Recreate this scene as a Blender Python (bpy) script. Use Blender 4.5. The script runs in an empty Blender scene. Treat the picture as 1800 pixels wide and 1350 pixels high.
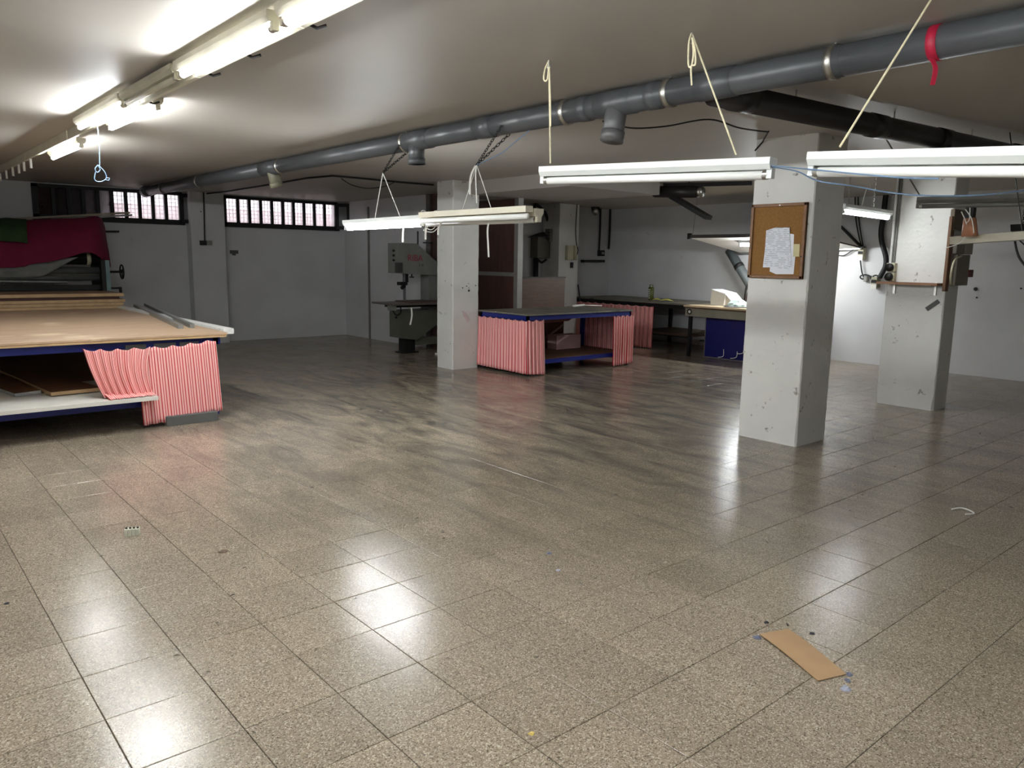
import bpy, bmesh, math, random
from mathutils import Vector, Matrix
random.seed(7)
T = 0.33                       # one floor tile in metres; U() takes tile counts
def U(x, y, z): return Vector((x*T, y*T, z*T))

# ---------------------------------------------------------------- camera
F, YAW, PITCH, ROLL = 1360.19, 0.86426, 0.160662, -0.015861
CAM = (-1.52564, -6.87308, 4.54236)
_f = Vector((math.cos(YAW)*math.cos(PITCH), math.sin(YAW)*math.cos(PITCH), -math.sin(PITCH)))
_r = Vector((math.sin(YAW), -math.cos(YAW), 0)); _d = _f.cross(_r)
_R = _r*math.cos(ROLL)+_d*math.sin(ROLL); _D = -_r*math.sin(ROLL)+_d*math.cos(ROLL)
S = bpy.context.scene
C = S.collection
cd = bpy.data.cameras.new('camera'); cam = bpy.data.objects.new('camera', cd); C.objects.link(cam)
cd.sensor_width = 36; cd.lens = F/1800*36; cd.clip_start = 0.05
cam.matrix_world = Matrix.Translation(U(*CAM)) @ Matrix((_R, -_D, -_f)).transposed().to_4x4()
S.camera = cam
def px(x, y, ax, val):
    """point (metres) where the photo pixel meets the plane axis=val (tile counts)"""
    d = _R*((x-900)/F)+_D*((y-675)/F)+_f
    c = Vector(CAM); t = (val-c[ax])/d[ax]
    return (c+d*t)*T

# ---------------------------------------------------------------- world and exposure
w = bpy.data.worlds.new('world'); S.world = w; w.use_nodes = True
w.node_tree.nodes['Background'].inputs[0].default_value = (0.93, 0.92, 1.0, 1)
w.node_tree.nodes['Background'].inputs[1].default_value = .75
S.view_settings.view_transform = 'Standard'; S.view_settings.look = 'None'
S.view_settings.gamma = 1; S.view_settings.use_curve_mapping = False
S.view_settings.exposure = 2.1
S.cycles.use_denoising = True
S.cycles.max_bounces = 6; S.cycles.diffuse_bounces = 4; S.cycles.glossy_bounces = 3
S.cycles.use_adaptive_sampling = True; S.cycles.adaptive_threshold = .04
S.cycles.sample_clamp_indirect = 6
TUBE = 34.0                    # radiance of a lit fluorescent tube

# ---------------------------------------------------------------- materials
def lin(c):
    return tuple((v/12.92 if v <= .04045 else ((v+.055)/1.055)**2.4) for v in (c[0]/255, c[1]/255, c[2]/255))
MATS = {}
def mat(name, rgb, rough=.6, metal=0, var=.12, scale=6, bump=0, bscale=60, spec=.5, coords='pos', stretch=(1, 1, 1), dirt=None, trans=0):
    if name in MATS: return MATS[name]
    m = bpy.data.materials.new(name); m.use_nodes = True
    nt = m.node_tree; N = nt.nodes; L = nt.links
    b = N['Principled BSDF']
    c = lin(rgb)
    b.inputs['Roughness'].default_value = rough; b.inputs['Metallic'].default_value = metal
    b.inputs['Specular IOR Level'].default_value = spec
    g = N.new('ShaderNodeNewGeometry'); mp = N.new('ShaderNodeMapping'); mp.inputs['Scale'].default_value = stretch
    L.new(g.outputs['Position'], mp.inputs['Vector'])
    n = N.new('ShaderNodeTexNoise'); n.inputs['Scale'].default_value = scale; n.inputs['Detail'].default_value = 6
    L.new(mp.outputs[0], n.inputs['Vector'])
    r = N.new('ShaderNodeValToRGB')
    r.color_ramp.elements[0].position = .3; r.color_ramp.elements[1].position = .7
    r.color_ramp.elements[0].color = tuple(v*(1-var) for v in c)+(1,)
    r.color_ramp.elements[1].color = tuple(min(1, v*(1+var)) for v in c)+(1,)
    L.new(n.outputs['Fac'], r.inputs[0])
    out = r.outputs[0]
    if dirt:                    # (rgb, scale, lo, hi): stains with a shape of their own
        n2 = N.new('ShaderNodeTexNoise'); n2.inputs['Scale'].default_value = dirt[1]; n2.inputs['Detail'].default_value = 8
        n2.inputs['Roughness'].default_value = .65
        L.new(g.outputs['Position'], n2.inputs['Vector'])
        r2 = N.new('ShaderNodeValToRGB'); r2.color_ramp.elements[0].position = dirt[2]; r2.color_ramp.elements[1].position = dirt[3]
        L.new(n2.outputs['Fac'], r2.inputs[0])
        mx = N.new('ShaderNodeMix'); mx.data_type = 'RGBA'
        L.new(r2.outputs[0], mx.inputs[0]); L.new(out, mx.inputs[6]); mx.inputs[7].default_value = lin(dirt[0])+(1,)
        out = mx.outputs[2]
    L.new(out, b.inputs['Base Color'])
    if bump:
        nb = N.new('ShaderNodeTexNoise'); nb.inputs['Scale'].default_value = bscale; nb.inputs['Detail'].default_value = 5
        L.new(g.outputs['Position'], nb.inputs['Vector'])
        bp = N.new('ShaderNodeBump'); bp.inputs['Strength'].default_value = bump; bp.inputs['Distance'].default_value = .01
        L.new(nb.outputs['Fac'], bp.inputs['Height']); L.new(bp.outputs[0], b.inputs['Normal'])
    MATS[name] = m
    return m
def emis(name, rgb, s):
    if name in MATS: return MATS[name]
    m = bpy.data.materials.new(name); m.use_nodes = True
    b = m.node_tree.nodes['Principled BSDF']
    b.inputs['Base Color'].default_value = (.9, .9, .9, 1)
    b.inputs['Emission Color'].default_value = tuple(rgb)+(1,); b.inputs['Emission Strength'].default_value = s
    MATS[name] = m; return m

WALL = mat('white_wall_paint', (205, 205, 205), .75, var=.05, scale=2, bump=.12, bscale=25, dirt=((120, 112, 104), 2.6, .66, .82))
PILLARM = mat('pillar_paint', (216, 215, 209), .6, var=.05, scale=3, bump=.35, bscale=14, dirt=((128, 120, 110), 11, .63, .70))
CEIL = mat('ceiling_paint', (180, 175, 167), .5, var=.05, scale=.8, bump=.10, bscale=5, spec=.18)
WHITEMETAL = mat('white_enamel', (206, 209, 206), .35, var=.03)
CREAMMETAL = mat('cream_enamel', (205, 200, 180), .45, var=.08)
LIT = emis('lit_tube', (.93, .97, 1.0), TUBE)
LITWEAK = emis('lit_ageing_tube', (.93, .97, 1.0), TUBE*.42)
UNLIT = mat('unlit_tube', (235, 236, 232), .25, var=.01)
GREYPLASTIC = mat('grey_pvc', (76, 78, 80), .35, var=.10, scale=4, dirt=((70, 66, 60), 5, .6, .8))
BLACKPVC = mat('black_pvc', (30, 27, 28), .4, var=.1)
STEEL = mat('bright_steel', (190, 188, 180), .35, 1, var=.1)
DARKSTEEL = mat('dark_steel', (38, 37, 36), .5, .5, var=.15)
BLACK = mat('black_rubber', (18, 18, 18), .6, var=.1)
FRAME = mat('black_window_paint', (17, 16, 15), .6, var=.15)
BLUE = mat('blue_frame_paint', (20, 36, 122), .4, var=.1)
ROPE = mat('cream_rope', (214, 204, 170), .8, var=.1, scale=40)
CORD = mat('white_cord', (226, 224, 216), .7, var=.05, scale=40)
BLUEWIRE = mat('blue_wire', (98, 122, 150), .5, var=.05)
PLY = mat('plywood', (172, 146, 120), .55, var=.10, scale=3, stretch=(1, 4, 1), dirt=((204, 184, 154), 1.6, .58, .72))
BOARDEDGE = mat('pale_board_edge', (178, 148, 108), .6, var=.14, scale=9)
BROWNBOARD = mat('brown_hardboard', (104, 72, 46), .55, var=.15, scale=4)
DARKWOOD = mat('dark_wood_veneer', (66, 40, 32), .45, var=.25, scale=3, stretch=(6, 6, 1), bump=.05)
MIDWOOD = mat('walnut_veneer', (90, 64, 46), .45, var=.22, scale=5, stretch=(1, 1, 7))
WHITEBOARD = mat('white_melamine', (222, 219, 210), .4, var=.05)
GREYBOARD = mat('grey_worktop', (122, 118, 106), .6, var=.2, scale=4, dirt=((70, 66, 56), 3, .55, .7))
CORK = mat('cork', (134, 94, 44), .85, var=.16, scale=80, bump=.2, bscale=150)
FRAMEWOOD = mat('pine_frame', (120, 80, 42), .5, var=.15, scale=20)
PAPER = mat('paper', (226, 228, 234), .7, var=.02)
CARDBOARD = mat('cardboard', (176, 144, 108), .8, var=.05, scale=10)
MACHINE = mat('machine_grey_paint', (120, 120, 115), .45, var=.1)
MACHINEGREEN = mat('machine_olive_paint', (88, 88, 77), .45, var=.1)
MACHINETURQ = mat('turquoise_machine_paint', (120, 146, 146), .5, var=.15)
PINK = mat('magenta_cloth', (112, 10, 52), .85, var=.12, scale=8)
GREENCLOTH = mat('dark_green_cloth', (44, 66, 32), .9, var=.15, scale=8)
GREYCLOTH = mat('grey_felt', (128, 128, 124), .9, var=.15, scale=12)
GREYFOAM = mat('grey_foam', (92, 92, 90), .8, var=.1)
BLUEPANEL = mat('blue_panel_paint', (10, 18, 96), .45, var=.08)
BEIGEPL = mat('aged_beige_plastic', (196, 190, 160), .5, var=.06)
RED = mat('red_ribbon', (168, 20, 52), .5, var=.1)
ORANGE = mat('orange_pipe', (176, 120, 90), .6, var=.2)

# ---------------------------------------------------------------- mesh helpers (world coordinates, metres)
WL = {}
def NB(): return bmesh.new()
def obj(name, bm, m, parent=None, smooth=False):
    me = bpy.data.meshes.new(name)
    off = WL.get(parent.name, Vector((0, 0, 0))) if parent else Vector((0, 0, 0))
    if not parent and bm.verts:                    # a one-mesh thing: origin at its base
        xs = [v.co for v in bm.verts]
        off = Vector((sum(v.x for v in xs)/len(xs), sum(v.y for v in xs)/len(xs), min(v.z for v in xs)))
    bmesh.ops.translate(bm, verts=bm.verts, vec=-off)
    bmesh.ops.recalc_face_normals(bm, faces=bm.faces)
    bm.to_mesh(me); bm.free()
    if smooth:
        for p in me.polygons: p.use_smooth = True
    for mm in (m if isinstance(m, (list, tuple)) else [m]): me.materials.append(mm)
    o = bpy.data.objects.new(name, me); C.objects.link(o)
    if parent: o.parent = parent
    else: o.location = off
    WL[o.name] = off
    return o
def tag(o, label, cat, group=None, kind=None):
    o['label'] = label; o['category'] = cat
    if group: o['group'] = group
    if kind: o['kind'] = kind
    return o
def thing(name, label, cat, loc, group=None, kind=None):
    o = bpy.data.objects.new(name, None); C.objects.link(o); o.location = loc; o.empty_display_size = .1
    WL[o.name] = Vector(loc)
    return tag(o, label, cat, group, kind)
def box(bm, a, b):
    a, b = Vector(a), Vector(b)
    v = [bm.verts.new((x, y, z)) for x in (a.x, b.x) for y in (a.y, b.y) for z in (a.z, b.z)]
    for f in ((0, 1, 3, 2), (4, 6, 7, 5), (0, 4, 5, 1), (2, 3, 7, 6), (0, 2, 6, 4), (1, 5, 7, 3)): bm.faces.new([v[i] for i in f])
    return v
def bbox(a, b, bev=0):
    bm = NB(); box(bm, a, b)
    if bev: bmesh.ops.bevel(bm, geom=bm.edges[:], offset=bev, segments=2, affect='EDGES', profile=.5)
    return bm
def ubox(x0, x1, y0, y1, z0, z1, bev=0): return bbox(U(x0, y0, z0), U(x1, y1, z1), bev)
def frame_of(d, up=Vector((0, 0, 1))):
    d = d.normalized()
    if abs(d.dot(up)) > .97: up = Vector((1, 0, 0))
    s = d.cross(up).normalized(); u = s.cross(d).normalized()
    return d, s, u
def bar(bm, a, b, wd, h, up=Vector((0, 0, 1))):
    """rectangular bar from a to b, wd across, h in the up direction"""
    a, b = Vector(a), Vector(b); d, s, u = frame_of(b-a, up)
    vs = []
    for p in (a, b):
        for i, j in ((-1, -1), (1, -1), (1, 1), (-1, 1)): vs.append(bm.verts.new(p+s*i*wd/2+u*j*h/2))
    for i in range(4): bm.faces.new((vs[i], vs[(i+1) % 4], vs[4+(i+1) % 4], vs[4+i]))
    bm.faces.new(vs[3::-1]); bm.faces.new(vs[4:])
    return bm
def prism(bm, a, b, prof, up=Vector((0, 0, 1))):
    """profile [(side, up)] swept from a to b"""
    a, b = Vector(a), Vector(b); d, s, u = frame_of(b-a, up)
    A = [bm.verts.new(a+s*x+u*y) for x, y in prof]; B = [bm.verts.new(b+s*x+u*y) for x, y in prof]
    n = len(prof)
    for i in range(n): bm.faces.new((A[i], A[(i+1) % n], B[(i+1) % n], B[i]))
    bm.faces.new(A[::-1]); bm.faces.new(B)
    return bm
def poly(bm, pts, ext):
    """flat polygon extruded by vector ext"""
    A = [bm.verts.new(p) for p in pts]; B = [bm.verts.new(Vector(p)+ext) for p in pts]; n = len(pts)
    bm.faces.new(A); bm.faces.new(B[::-1])
    for i in range(n): bm.faces.new((A[i], B[i], B[(i+1) % n], A[(i+1) % n]))
    return bm
def cyl(bm, a, b, r, n=14, r2=None):
    a, b = Vector(a), Vector(b); d, s, u = frame_of(b-a); r2 = r if r2 is None else r2
    A = [bm.verts.new(a+(s*math.cos(t)+u*math.sin(t))*r) for t in [2*math.pi*i/n for i in range(n)]]
    B = [bm.verts.new(b+(s*math.cos(t)+u*math.sin(t))*r2) for t in [2*math.pi*i/n for i in range(n)]]
    for i in range(n): bm.faces.new((A[i], A[(i+1) % n], B[(i+1) % n], B[i]))
    bm.faces.new(A[::-1]); bm.faces.new(B)
    return bm
def tube(bm, pts, r, n=6):
    pts = [Vector(p) for p in pts]; rings = []; up = None
    for i, p in enumerate(pts):
        d = (pts[min(i+1, len(pts)-1)]-pts[max(i-1, 0)])
        if d.length < 1e-7: d = Vector((0, 0, 1))
        d.normalize()
        if up is None: up = Vector((1, 0, 0)) if abs(d.z) > .9 else Vector((0, 0, 1))
        s = d.cross(up)
        if s.length < 1e-3: s = d.cross(Vector((0, 1, 0)))
        s.normalize(); up = s.cross(d).normalized()
        rings.append([bm.verts.new(p+(s*math.cos(t)+up*math.sin(t))*r) for t in [2*math.pi*k/n for k in range(n)]])
    for A, B in zip(rings, rings[1:]):
        for k in range(n): bm.faces.new((A[k], A[(k+1) % n], B[(k+1) % n], B[k]))
    bm.faces.new(rings[0][::-1]); bm.faces.new(rings[-1])
    return bm
def curve(pts, n=8):
    """Catmull-Rom through the points"""
    pts = [Vector(p) for p in pts]; P = [pts[0]]+pts+[pts[-1]]; out = []
    for i in range(1, len(P)-2):
        for k in range(n):
            t = k/n; a, b, c, d = P[i-1], P[i], P[i+1], P[i+2]
            out.append(.5*((2*b)+(c-a)*t+(2*a-5*b+4*c-d)*t*t+(3*b-a-3*c+d)*t**3))
    return out+[pts[-1]]
def sag(a, b, dz, n=12):
    a, b = Vector(a), Vector(b)
    return [a.lerp(b, i/n)-Vector((0, 0, dz*4*(i/n)*(1-i/n))) for i in range(n+1)]
def ring(bm, c, r, rr, axis, n=16, k=6):
    d, s, u = frame_of(Vector(axis)); rows = []
    for i in range(n):
        t = 2*math.pi*i/n; o = s*math.cos(t)+u*math.sin(t)
        rows.append([bm.verts.new(Vector(c)+o*(r+rr*math.cos(q))+d*rr*math.sin(q)) for q in [2*math.pi*j/k for j in range(k)]])
    for i in range(n):
        A, B = rows[i], rows[(i+1) % n]
        for j in range(k): bm.faces.new((A[j], B[j], B[(j+1) % k], A[(j+1) % k]))
    return bm
def chain(bm, a, b, link=.034, r=.0028):
    a, b = Vector(a), Vector(b); n = max(2, int((b-a).length/(link*.72))); d, s, u = frame_of(b-a)
    for i in range(n):
        c = a.lerp(b, (i+.5)/n); o = s if i % 2 else u
        pts = [c+d*math.cos(t)*link*.5+o*math.sin(t)*link*.27 for t in [2*math.pi*j/8 for j in range(9)]]
        tube(bm, pts, r, 4)
    return bm
def grid(bm, rows, thick=0):
    """surface through rows of points; returns verts"""
    V = [[bm.verts.new(p) for p in r] for r in rows]
    for A, B in zip(V, V[1:]):
        for i in range(len(A)-1): bm.faces.new((A[i], A[i+1], B[i+1], B[i]))
    return V
def solid(o, t):
    m = o.modifiers.new('thickness', 'SOLIDIFY'); m.thickness = t; m.offset = 0
    return o

# ================================================================ the room
H = 7.57                       # ceiling height in tiles
X0, X1, Y0, Y1 = -5.5, 34.0, -12.0, 33.85
fl = obj('floor', ubox(X0, X1, Y0, Y1, -.3, -.012), mat('dark_tile_joint', (82, 76, 68), .8))
tag(fl, 'brown-grey terrazzo tile floor with dark joints and scuff marks', 'floor', kind='structure')

def terrazzo():
    m = bpy.data.materials.new('terrazzo'); m.use_nodes = True
    nt = m.node_tree; N = nt.nodes; L = nt.links; b = N['Principled BSDF']
    g = N.new('ShaderNodeNewGeometry')
    def noise(scale, detail=5, rough=.55, dist=0, stretch=None, vec=None):
        n = N.new('ShaderNodeTexNoise'); n.inputs['Scale'].default_value = scale; n.inputs['Detail'].default_value = detail
        n.inputs['Roughness'].default_value = rough; n.inputs['Distortion'].default_value = dist
        if stretch:
            mp = N.new('ShaderNodeMapping'); mp.inputs['Scale'].default_value = stretch; mp.inputs['Rotation'].default_value = (0, 0, .75)
            L.new(g.outputs['Position'], mp.inputs[0]); L.new(mp.outputs[0], n.inputs['Vector'])
        else: L.new(g.outputs['Position'], n.inputs['Vector'])
        return n.outputs['Fac']
    def ramp(fac, stops):
        r = N.new('ShaderNodeValToRGB'); e = r.color_ramp.elements
        while len(e) < len(stops): e.new(.5)
        for k, (p, c) in enumerate(stops): e[k].position = p; e[k].color = tuple(c)+(1,) if len(c) == 3 else c
        L.new(fac, r.inputs[0]); return r.outputs[0]
    def mix(fac, a, bcol, mode='MIX'):
        x = N.new('ShaderNodeMix'); x.data_type = 'RGBA'; x.blend_type = mode
        if isinstance(fac, float): x.inputs[0].default_value = fac
        else: L.new(fac, x.inputs[0])
        for s, v in ((6, a), (7, bcol)):
            if isinstance(v, tuple): x.inputs[s].default_value = v+(1,)
            else: L.new(v, x.inputs[s])
        return x.outputs[2]
    vo = N.new('ShaderNodeTexVoronoi'); vo.inputs['Scale'].default_value = 235; L.new(g.outputs['Position'], vo.inputs['Vector'])
    sp = N.new('ShaderNodeSeparateColor'); L.new(vo.outputs['Color'], sp.inputs[0])
    chips = ramp(sp.outputs[0], [(0, lin((94, 84, 70))), (.2, lin((147, 133, 114))), (.76, lin((165, 151, 132))), (1, lin((208, 196, 176)))])
    # tile by tile tone
    mp = N.new('ShaderNodeMapping'); mp.inputs['Scale'].default_value = (1/T, 1/T, 0); L.new(g.outputs['Position'], mp.inputs[0])
    fl_ = N.new('ShaderNodeVectorMath'); fl_.operation = 'FLOOR'; L.new(mp.outputs[0], fl_.inputs[0])
    wn = N.new('ShaderNodeTexWhiteNoise'); L.new(fl_.outputs[0], wn.inputs['Vector'])
    tone = ramp(wn.outputs['Value'], [(0, (.84, .84, .84)), (1, (1.0, 1.0, 1.0))])
    col = mix(1.0, chips, tone, 'MULTIPLY')
    # grey trodden-in dirt with drag marks
    d2 = ramp(noise(4, 5, .62, 1.2, (1, .3, 1)), [(.36, (0, 0, 0)), (.66, (1, 1, 1))])
    # the trodden area between the pillars and the tables
    ds = N.new('ShaderNodeVectorMath'); ds.operation = 'DISTANCE'; L.new(g.outputs['Position'], ds.inputs[0]); ds.inputs[1].default_value = (15*T, 12*T, 0)
    nm = N.new('ShaderNodeMapRange'); L.new(ds.outputs['Value'], nm.inputs[0])
    nm.inputs[1].default_value = 1.8; nm.inputs[2].default_value = 5.2; nm.inputs[3].default_value = 1; nm.inputs[4].default_value = .12
    dm = mix(1.0, d2, nm.outputs[0], 'MULTIPLY')
    x = N.new('ShaderNodeMix'); x.data_type = 'RGBA'; L.new(dm, x.inputs[0]); L.new(col, x.inputs[6])
    x.inputs[7].default_value = lin((96, 90, 80))+(1,)
    d3 = mix(1.0, ramp(noise(9, 5, .7, 2.2, (1, .16, 1)), [(.64, (0, 0, 0)), (.74, (1, 1, 1))]), nm.outputs[0], 'MULTIPLY')
    col = mix(d3, x.outputs[2], lin((180, 172, 158)))
    L.new(col, b.inputs['Base Color'])
    rg = ramp(noise(2.2, 6, .6, .5), [(.3, (.15, .15, .15)), (.75, (.28, .28, .28))])
    L.new(rg, b.inputs['Roughness'])
    b.inputs['Specular IOR Level'].default_value = .36
    bp = N.new('ShaderNodeBump'); bp.inputs['Strength'].default_value = .05; bp.inputs['Distance'].default_value = .004
    L.new(vo.outputs['Distance'], bp.inputs['Height']); L.new(bp.outputs[0], b.inputs['Normal'])
    return m
TERR = terrazzo()
def tile_verts(bm, cx, cy, h, tx=0, ty=0):
    a, c = T*.4965, T*.491
    vs = [bm.verts.new((cx+i*a, cy+j*a, -.006)) for i, j in ((-1, -1), (1, -1), (1, 1), (-1, 1))]
    m_ = [bm.verts.new((cx+i*a, cy+j*a, h-.0011+i*a*tx+j*a*ty)) for i, j in ((-1, -1), (1, -1), (1, 1), (-1, 1))]
    t_ = [bm.verts.new((cx+i*c, cy+j*c, h+i*c*tx+j*c*ty)) for i, j in ((-1, -1), (1, -1), (1, 1), (-1, 1))]
    for A, B in ((vs, m_), (m_, t_)):
        for k in range(4): bm.faces.new((A[k], A[(k+1) % 4], B[(k+1) % 4], B[k]))
    bm.faces.new(t_)
tb = NB(); tile_verts(tb, 0, 0, 0); tme = bpy.data.meshes.new('tile'); tb.to_mesh(tme); tb.free(); tme.materials.append(TERR)
cells = [(i, j) for i in range(int(X0), 34) for j in range(int(Y0), 34)]
def sees(i, j):
    v = U(i+.5, j+.5, 0)-U(*CAM); z = v.dot(_f)
    if z < .3: return 1e9
    a, b = 900+F*v.dot(_R)/z, 675+F*v.dot(_D)/z
    return z if -60 < a < 1860 and b < 1420 else 1e9+z
cells.sort(key=lambda c: sees(*c))
rest = NB()
for k, (i, j) in enumerate(cells):
    if k < 300:
        o = bpy.data.objects.new('tile', tme); C.objects.link(o); o.parent = fl
        o.location = U(i+.5, j+.5, 0)+Vector((0, 0, random.uniform(-.0004, .0002)))-WL['floor']
        o.rotation_euler = (random.gauss(0, .0016), random.gauss(0, .0016), 0)
    else:
        tile_verts(rest, (i+.5)*T, (j+.5)*T, random.uniform(-.0004, .0002), random.gauss(0, .0016), random.gauss(0, .0016))
o = obj('distant_tile', rest, TERR, fl); o['kind'] = 'stuff'

tag(obj('ceiling', ubox(X0, X1, Y0, Y1, H, H+.4), CEIL), 'smooth grey-white painted ceiling with lamp streaks', 'ceiling', kind='structure')
tag(obj('wall_left', ubox(X0-.4, X0, Y0, Y1+.6, -.3, H+.4), WALL), 'plain white wall beside the camera, out of view', 'wall', kind='structure')
tag(obj('wall_back', ubox(X0-.4, X1+.4, Y0-.4, Y0, -.3, H+.4), WALL), 'plain white wall behind the camera, out of view', 'wall', kind='structure')
tag(obj('wall_right', ubox(X1, X1+.4, Y0, Y1+.6, -.3, H+.4), WALL), 'long scuffed white wall behind the hood and the shelf pillar', 'wall', kind='structure')
# window wall with two openings
W1, W2, WZ0, WZ1 = (5.0, 11.45), (13.4, 19.95), 6.02, 7.52
b = NB()
for (x0, x1, z0, z1) in ((X0, X1, -.3, WZ0), (X0, X1, WZ1, H), (X0, W1[0], WZ0, WZ1), (W1[1], W2[0], WZ0, WZ1), (W2[1], X1, WZ0, WZ1)):
    box(b, U(x0, Y1, z0), U(x1, Y1+.6, z1))
tag(obj('wall_front', b, WALL), 'white wall with two strip windows under the ceiling', 'wall', kind='structure')
tag(obj('wall_pilaster', ubox(11.62, 13.3, 33.2, Y1, 0, H), WALL), 'shallow white pilaster between the two strip windows', 'pilaster', kind='structure')
tag(obj('wall_partition', ubox(20.4, 20.7, 25.45, Y1, 0, H), WALL), 'white partition wall behind the band saw', 'wall', kind='structure')
tag(obj('trim_1', ubox(20.33, 20.4, 31.0, 31.12, 0, 7.2), mat('grey_joint', (120, 116, 112), .7)), 'thin vertical joint strip in the partition wall', 'trim', kind='structure')
wr = tag(obj('wall_rear', ubox(20.7, X1, 25.8, 26.2, 0, H), mat('rear_wall_grey', (172, 171, 169), .75, var=.06, scale=2, bump=.12, bscale=25)), 'grey rear wall carrying the fuse box', 'wall', kind='structure')  # one grey all over, darker than the white of the other walls
tag(obj('wall_rear_pilaster', ubox(28.5, 30.0, 24.5, 25.8, 0, H), PILLARM), 'narrow white pilaster carrying the entry phone', 'pilaster', kind='structure')
tag(obj('ceiling_dropped_block', ubox(17.85, 22.7, 12.9, 18.6, 7.07, H), CEIL), 'lowered ceiling block beside the middle pillar', 'ceiling', kind='structure')

def pillar(name, x0, x1, y0, y1, label):
    b = NB(); nz = 46
    # slightly chipped arrises: a stack of rings with uneven corners
    rings = []
    for k in range(nz+1):
        z = H*k/nz; low = 1 if z < .35 else 0
        r = []
        for cx, cy, sx, sy in ((x0, y0, 1, 1), (x1, y0, -1, 1), (x1, y1, -1, -1), (x0, y1, 1, -1)):
            e = abs(random.gauss(0, .010+.022*low)); c = .022+e
            if cx == x0 and cy == y0 or cx == x1 and cy == y1: r += [U(cx, cy+sy*c, z), U(cx+sx*c, cy, z)]
            else: r += [U(cx+sx*c, cy, z), U(cx, cy+sy*c, z)]
        rings.append([b.verts.new(p) for p in r])
    for A, B in zip(rings, rings[1:]):
        for i in range(8): b.faces.new((A[i], A[(i+1) % 8], B[(i+1) % 8], B[i]))
    o = obj(name, b, PILLARM)
    return tag(o, label, 'pillar', kind='structure')
pillar('pillar', 16.12, 17.55, 2.85, 4.52, 'white painted pillar carrying the cork notice board')
pillar('pillar', 24.15, 25.15, 2.75, 4.55, 'white painted pillar carrying the small wooden shelf')
pillar('pillar', 17.0, 18.32, 18.6, 19.72, 'white scuffed pillar beside the band saw')

# wooden partition in line with the white one
wp = thing('wall_wood_partition', 'dark brown wood panel partition with metal rails behind the middle pillar', 'partition', U(20.5, 22, 0), kind='structure')
obj('panel', ubox(20.42, 20.56, 18.75, 21.9, 3.95, 7.07), DARKWOOD, wp)
obj('panel', ubox(20.42, 20.56, 18.75, 21.9, 0, 3.78), DARKWOOD, wp)
obj('panel', ubox(20.42, 20.56, 22.0, 25.15, 3.95, H), DARKWOOD, wp)
obj('panel', ubox(20.42, 20.56, 22.0, 25.15, 0, 3.78), DARKWOOD, wp)
ALU = mat('dull_aluminium', (150, 148, 144), .45, .7, var=.08)
obj('rail', ubox(20.36, 20.6, 18.75, 25.15, 3.78, 3.95), ALU, wp)
obj('post', ubox(20.34, 20.62, 18.5, 18.75, 0, 7.07), ALU, wp)
obj('post', ubox(20.34, 20.62, 21.9, 22.0, 0, H), ALU, wp)
obj('post', ubox(20.34, 20.7, 25.15, 25.45, 0, H), mat('grey_door_frame', (96, 92, 90), .5), wp)
lw = thing('wood_screen', 'low walnut veneer screen behind the curtained table', 'screen', U(22, 18.8, 0))
obj('board', ubox(20.64, 23.4, 18.72, 18.86, .1, 3.70), MIDWOOD, lw)
obj('top_strip', ubox(20.64, 23.42, 18.69, 18.89, 3.70, 3.76), mat('dark_strip', (60, 50, 44), .5), lw)
obj('foot', ubox(20.9, 21.05, 18.7, 18.88, 0, .1), DARKSTEEL, lw); obj('foot', ubox(23.0, 23.15, 18.7, 18.88, 0, .1), DARKSTEEL, lw)

# windows
GLASS = bpy.data.materials.new('dusty_window_glass'); GLASS.use_nodes = True
_n = GLASS.node_tree.nodes; _l = GLASS.node_tree.links
_tr = _n.new('ShaderNodeBsdfTransparent'); _tl = _n.new('ShaderNodeBsdfTranslucent'); _mx = _n.new('ShaderNodeMixShader')
_nz = _n.new('ShaderNodeTexNoise'); _nz.inputs['Scale'].default_value = 4
_rp = _n.new('ShaderNodeValToRGB'); _rp.color_ramp.elements[0].color = (.15, .15, .15, 1); _rp.color_ramp.elements[1].color = (.55, .55, .55, 1)
_g = _n.new('ShaderNodeNewGeometry'); _l.new(_g.outputs['Position'], _nz.inputs['Vector']); _l.new(_nz.outputs['Fac'], _rp.inputs[0])
_tl.inputs[0].default_value = (.9, .86, .88, 1)
_l.new(_rp.outputs[0], _mx.inputs[0]); _l.new(_tr.outputs[0], _mx.inputs[1]); _l.new(_tl.outputs[0], _mx.inputs[2])
_l.new(_mx.outputs[0], _n['Material Output'].inputs[0])
WIRE = mat('rusty_wire', (110, 70, 62), .7, var=.2)
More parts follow.
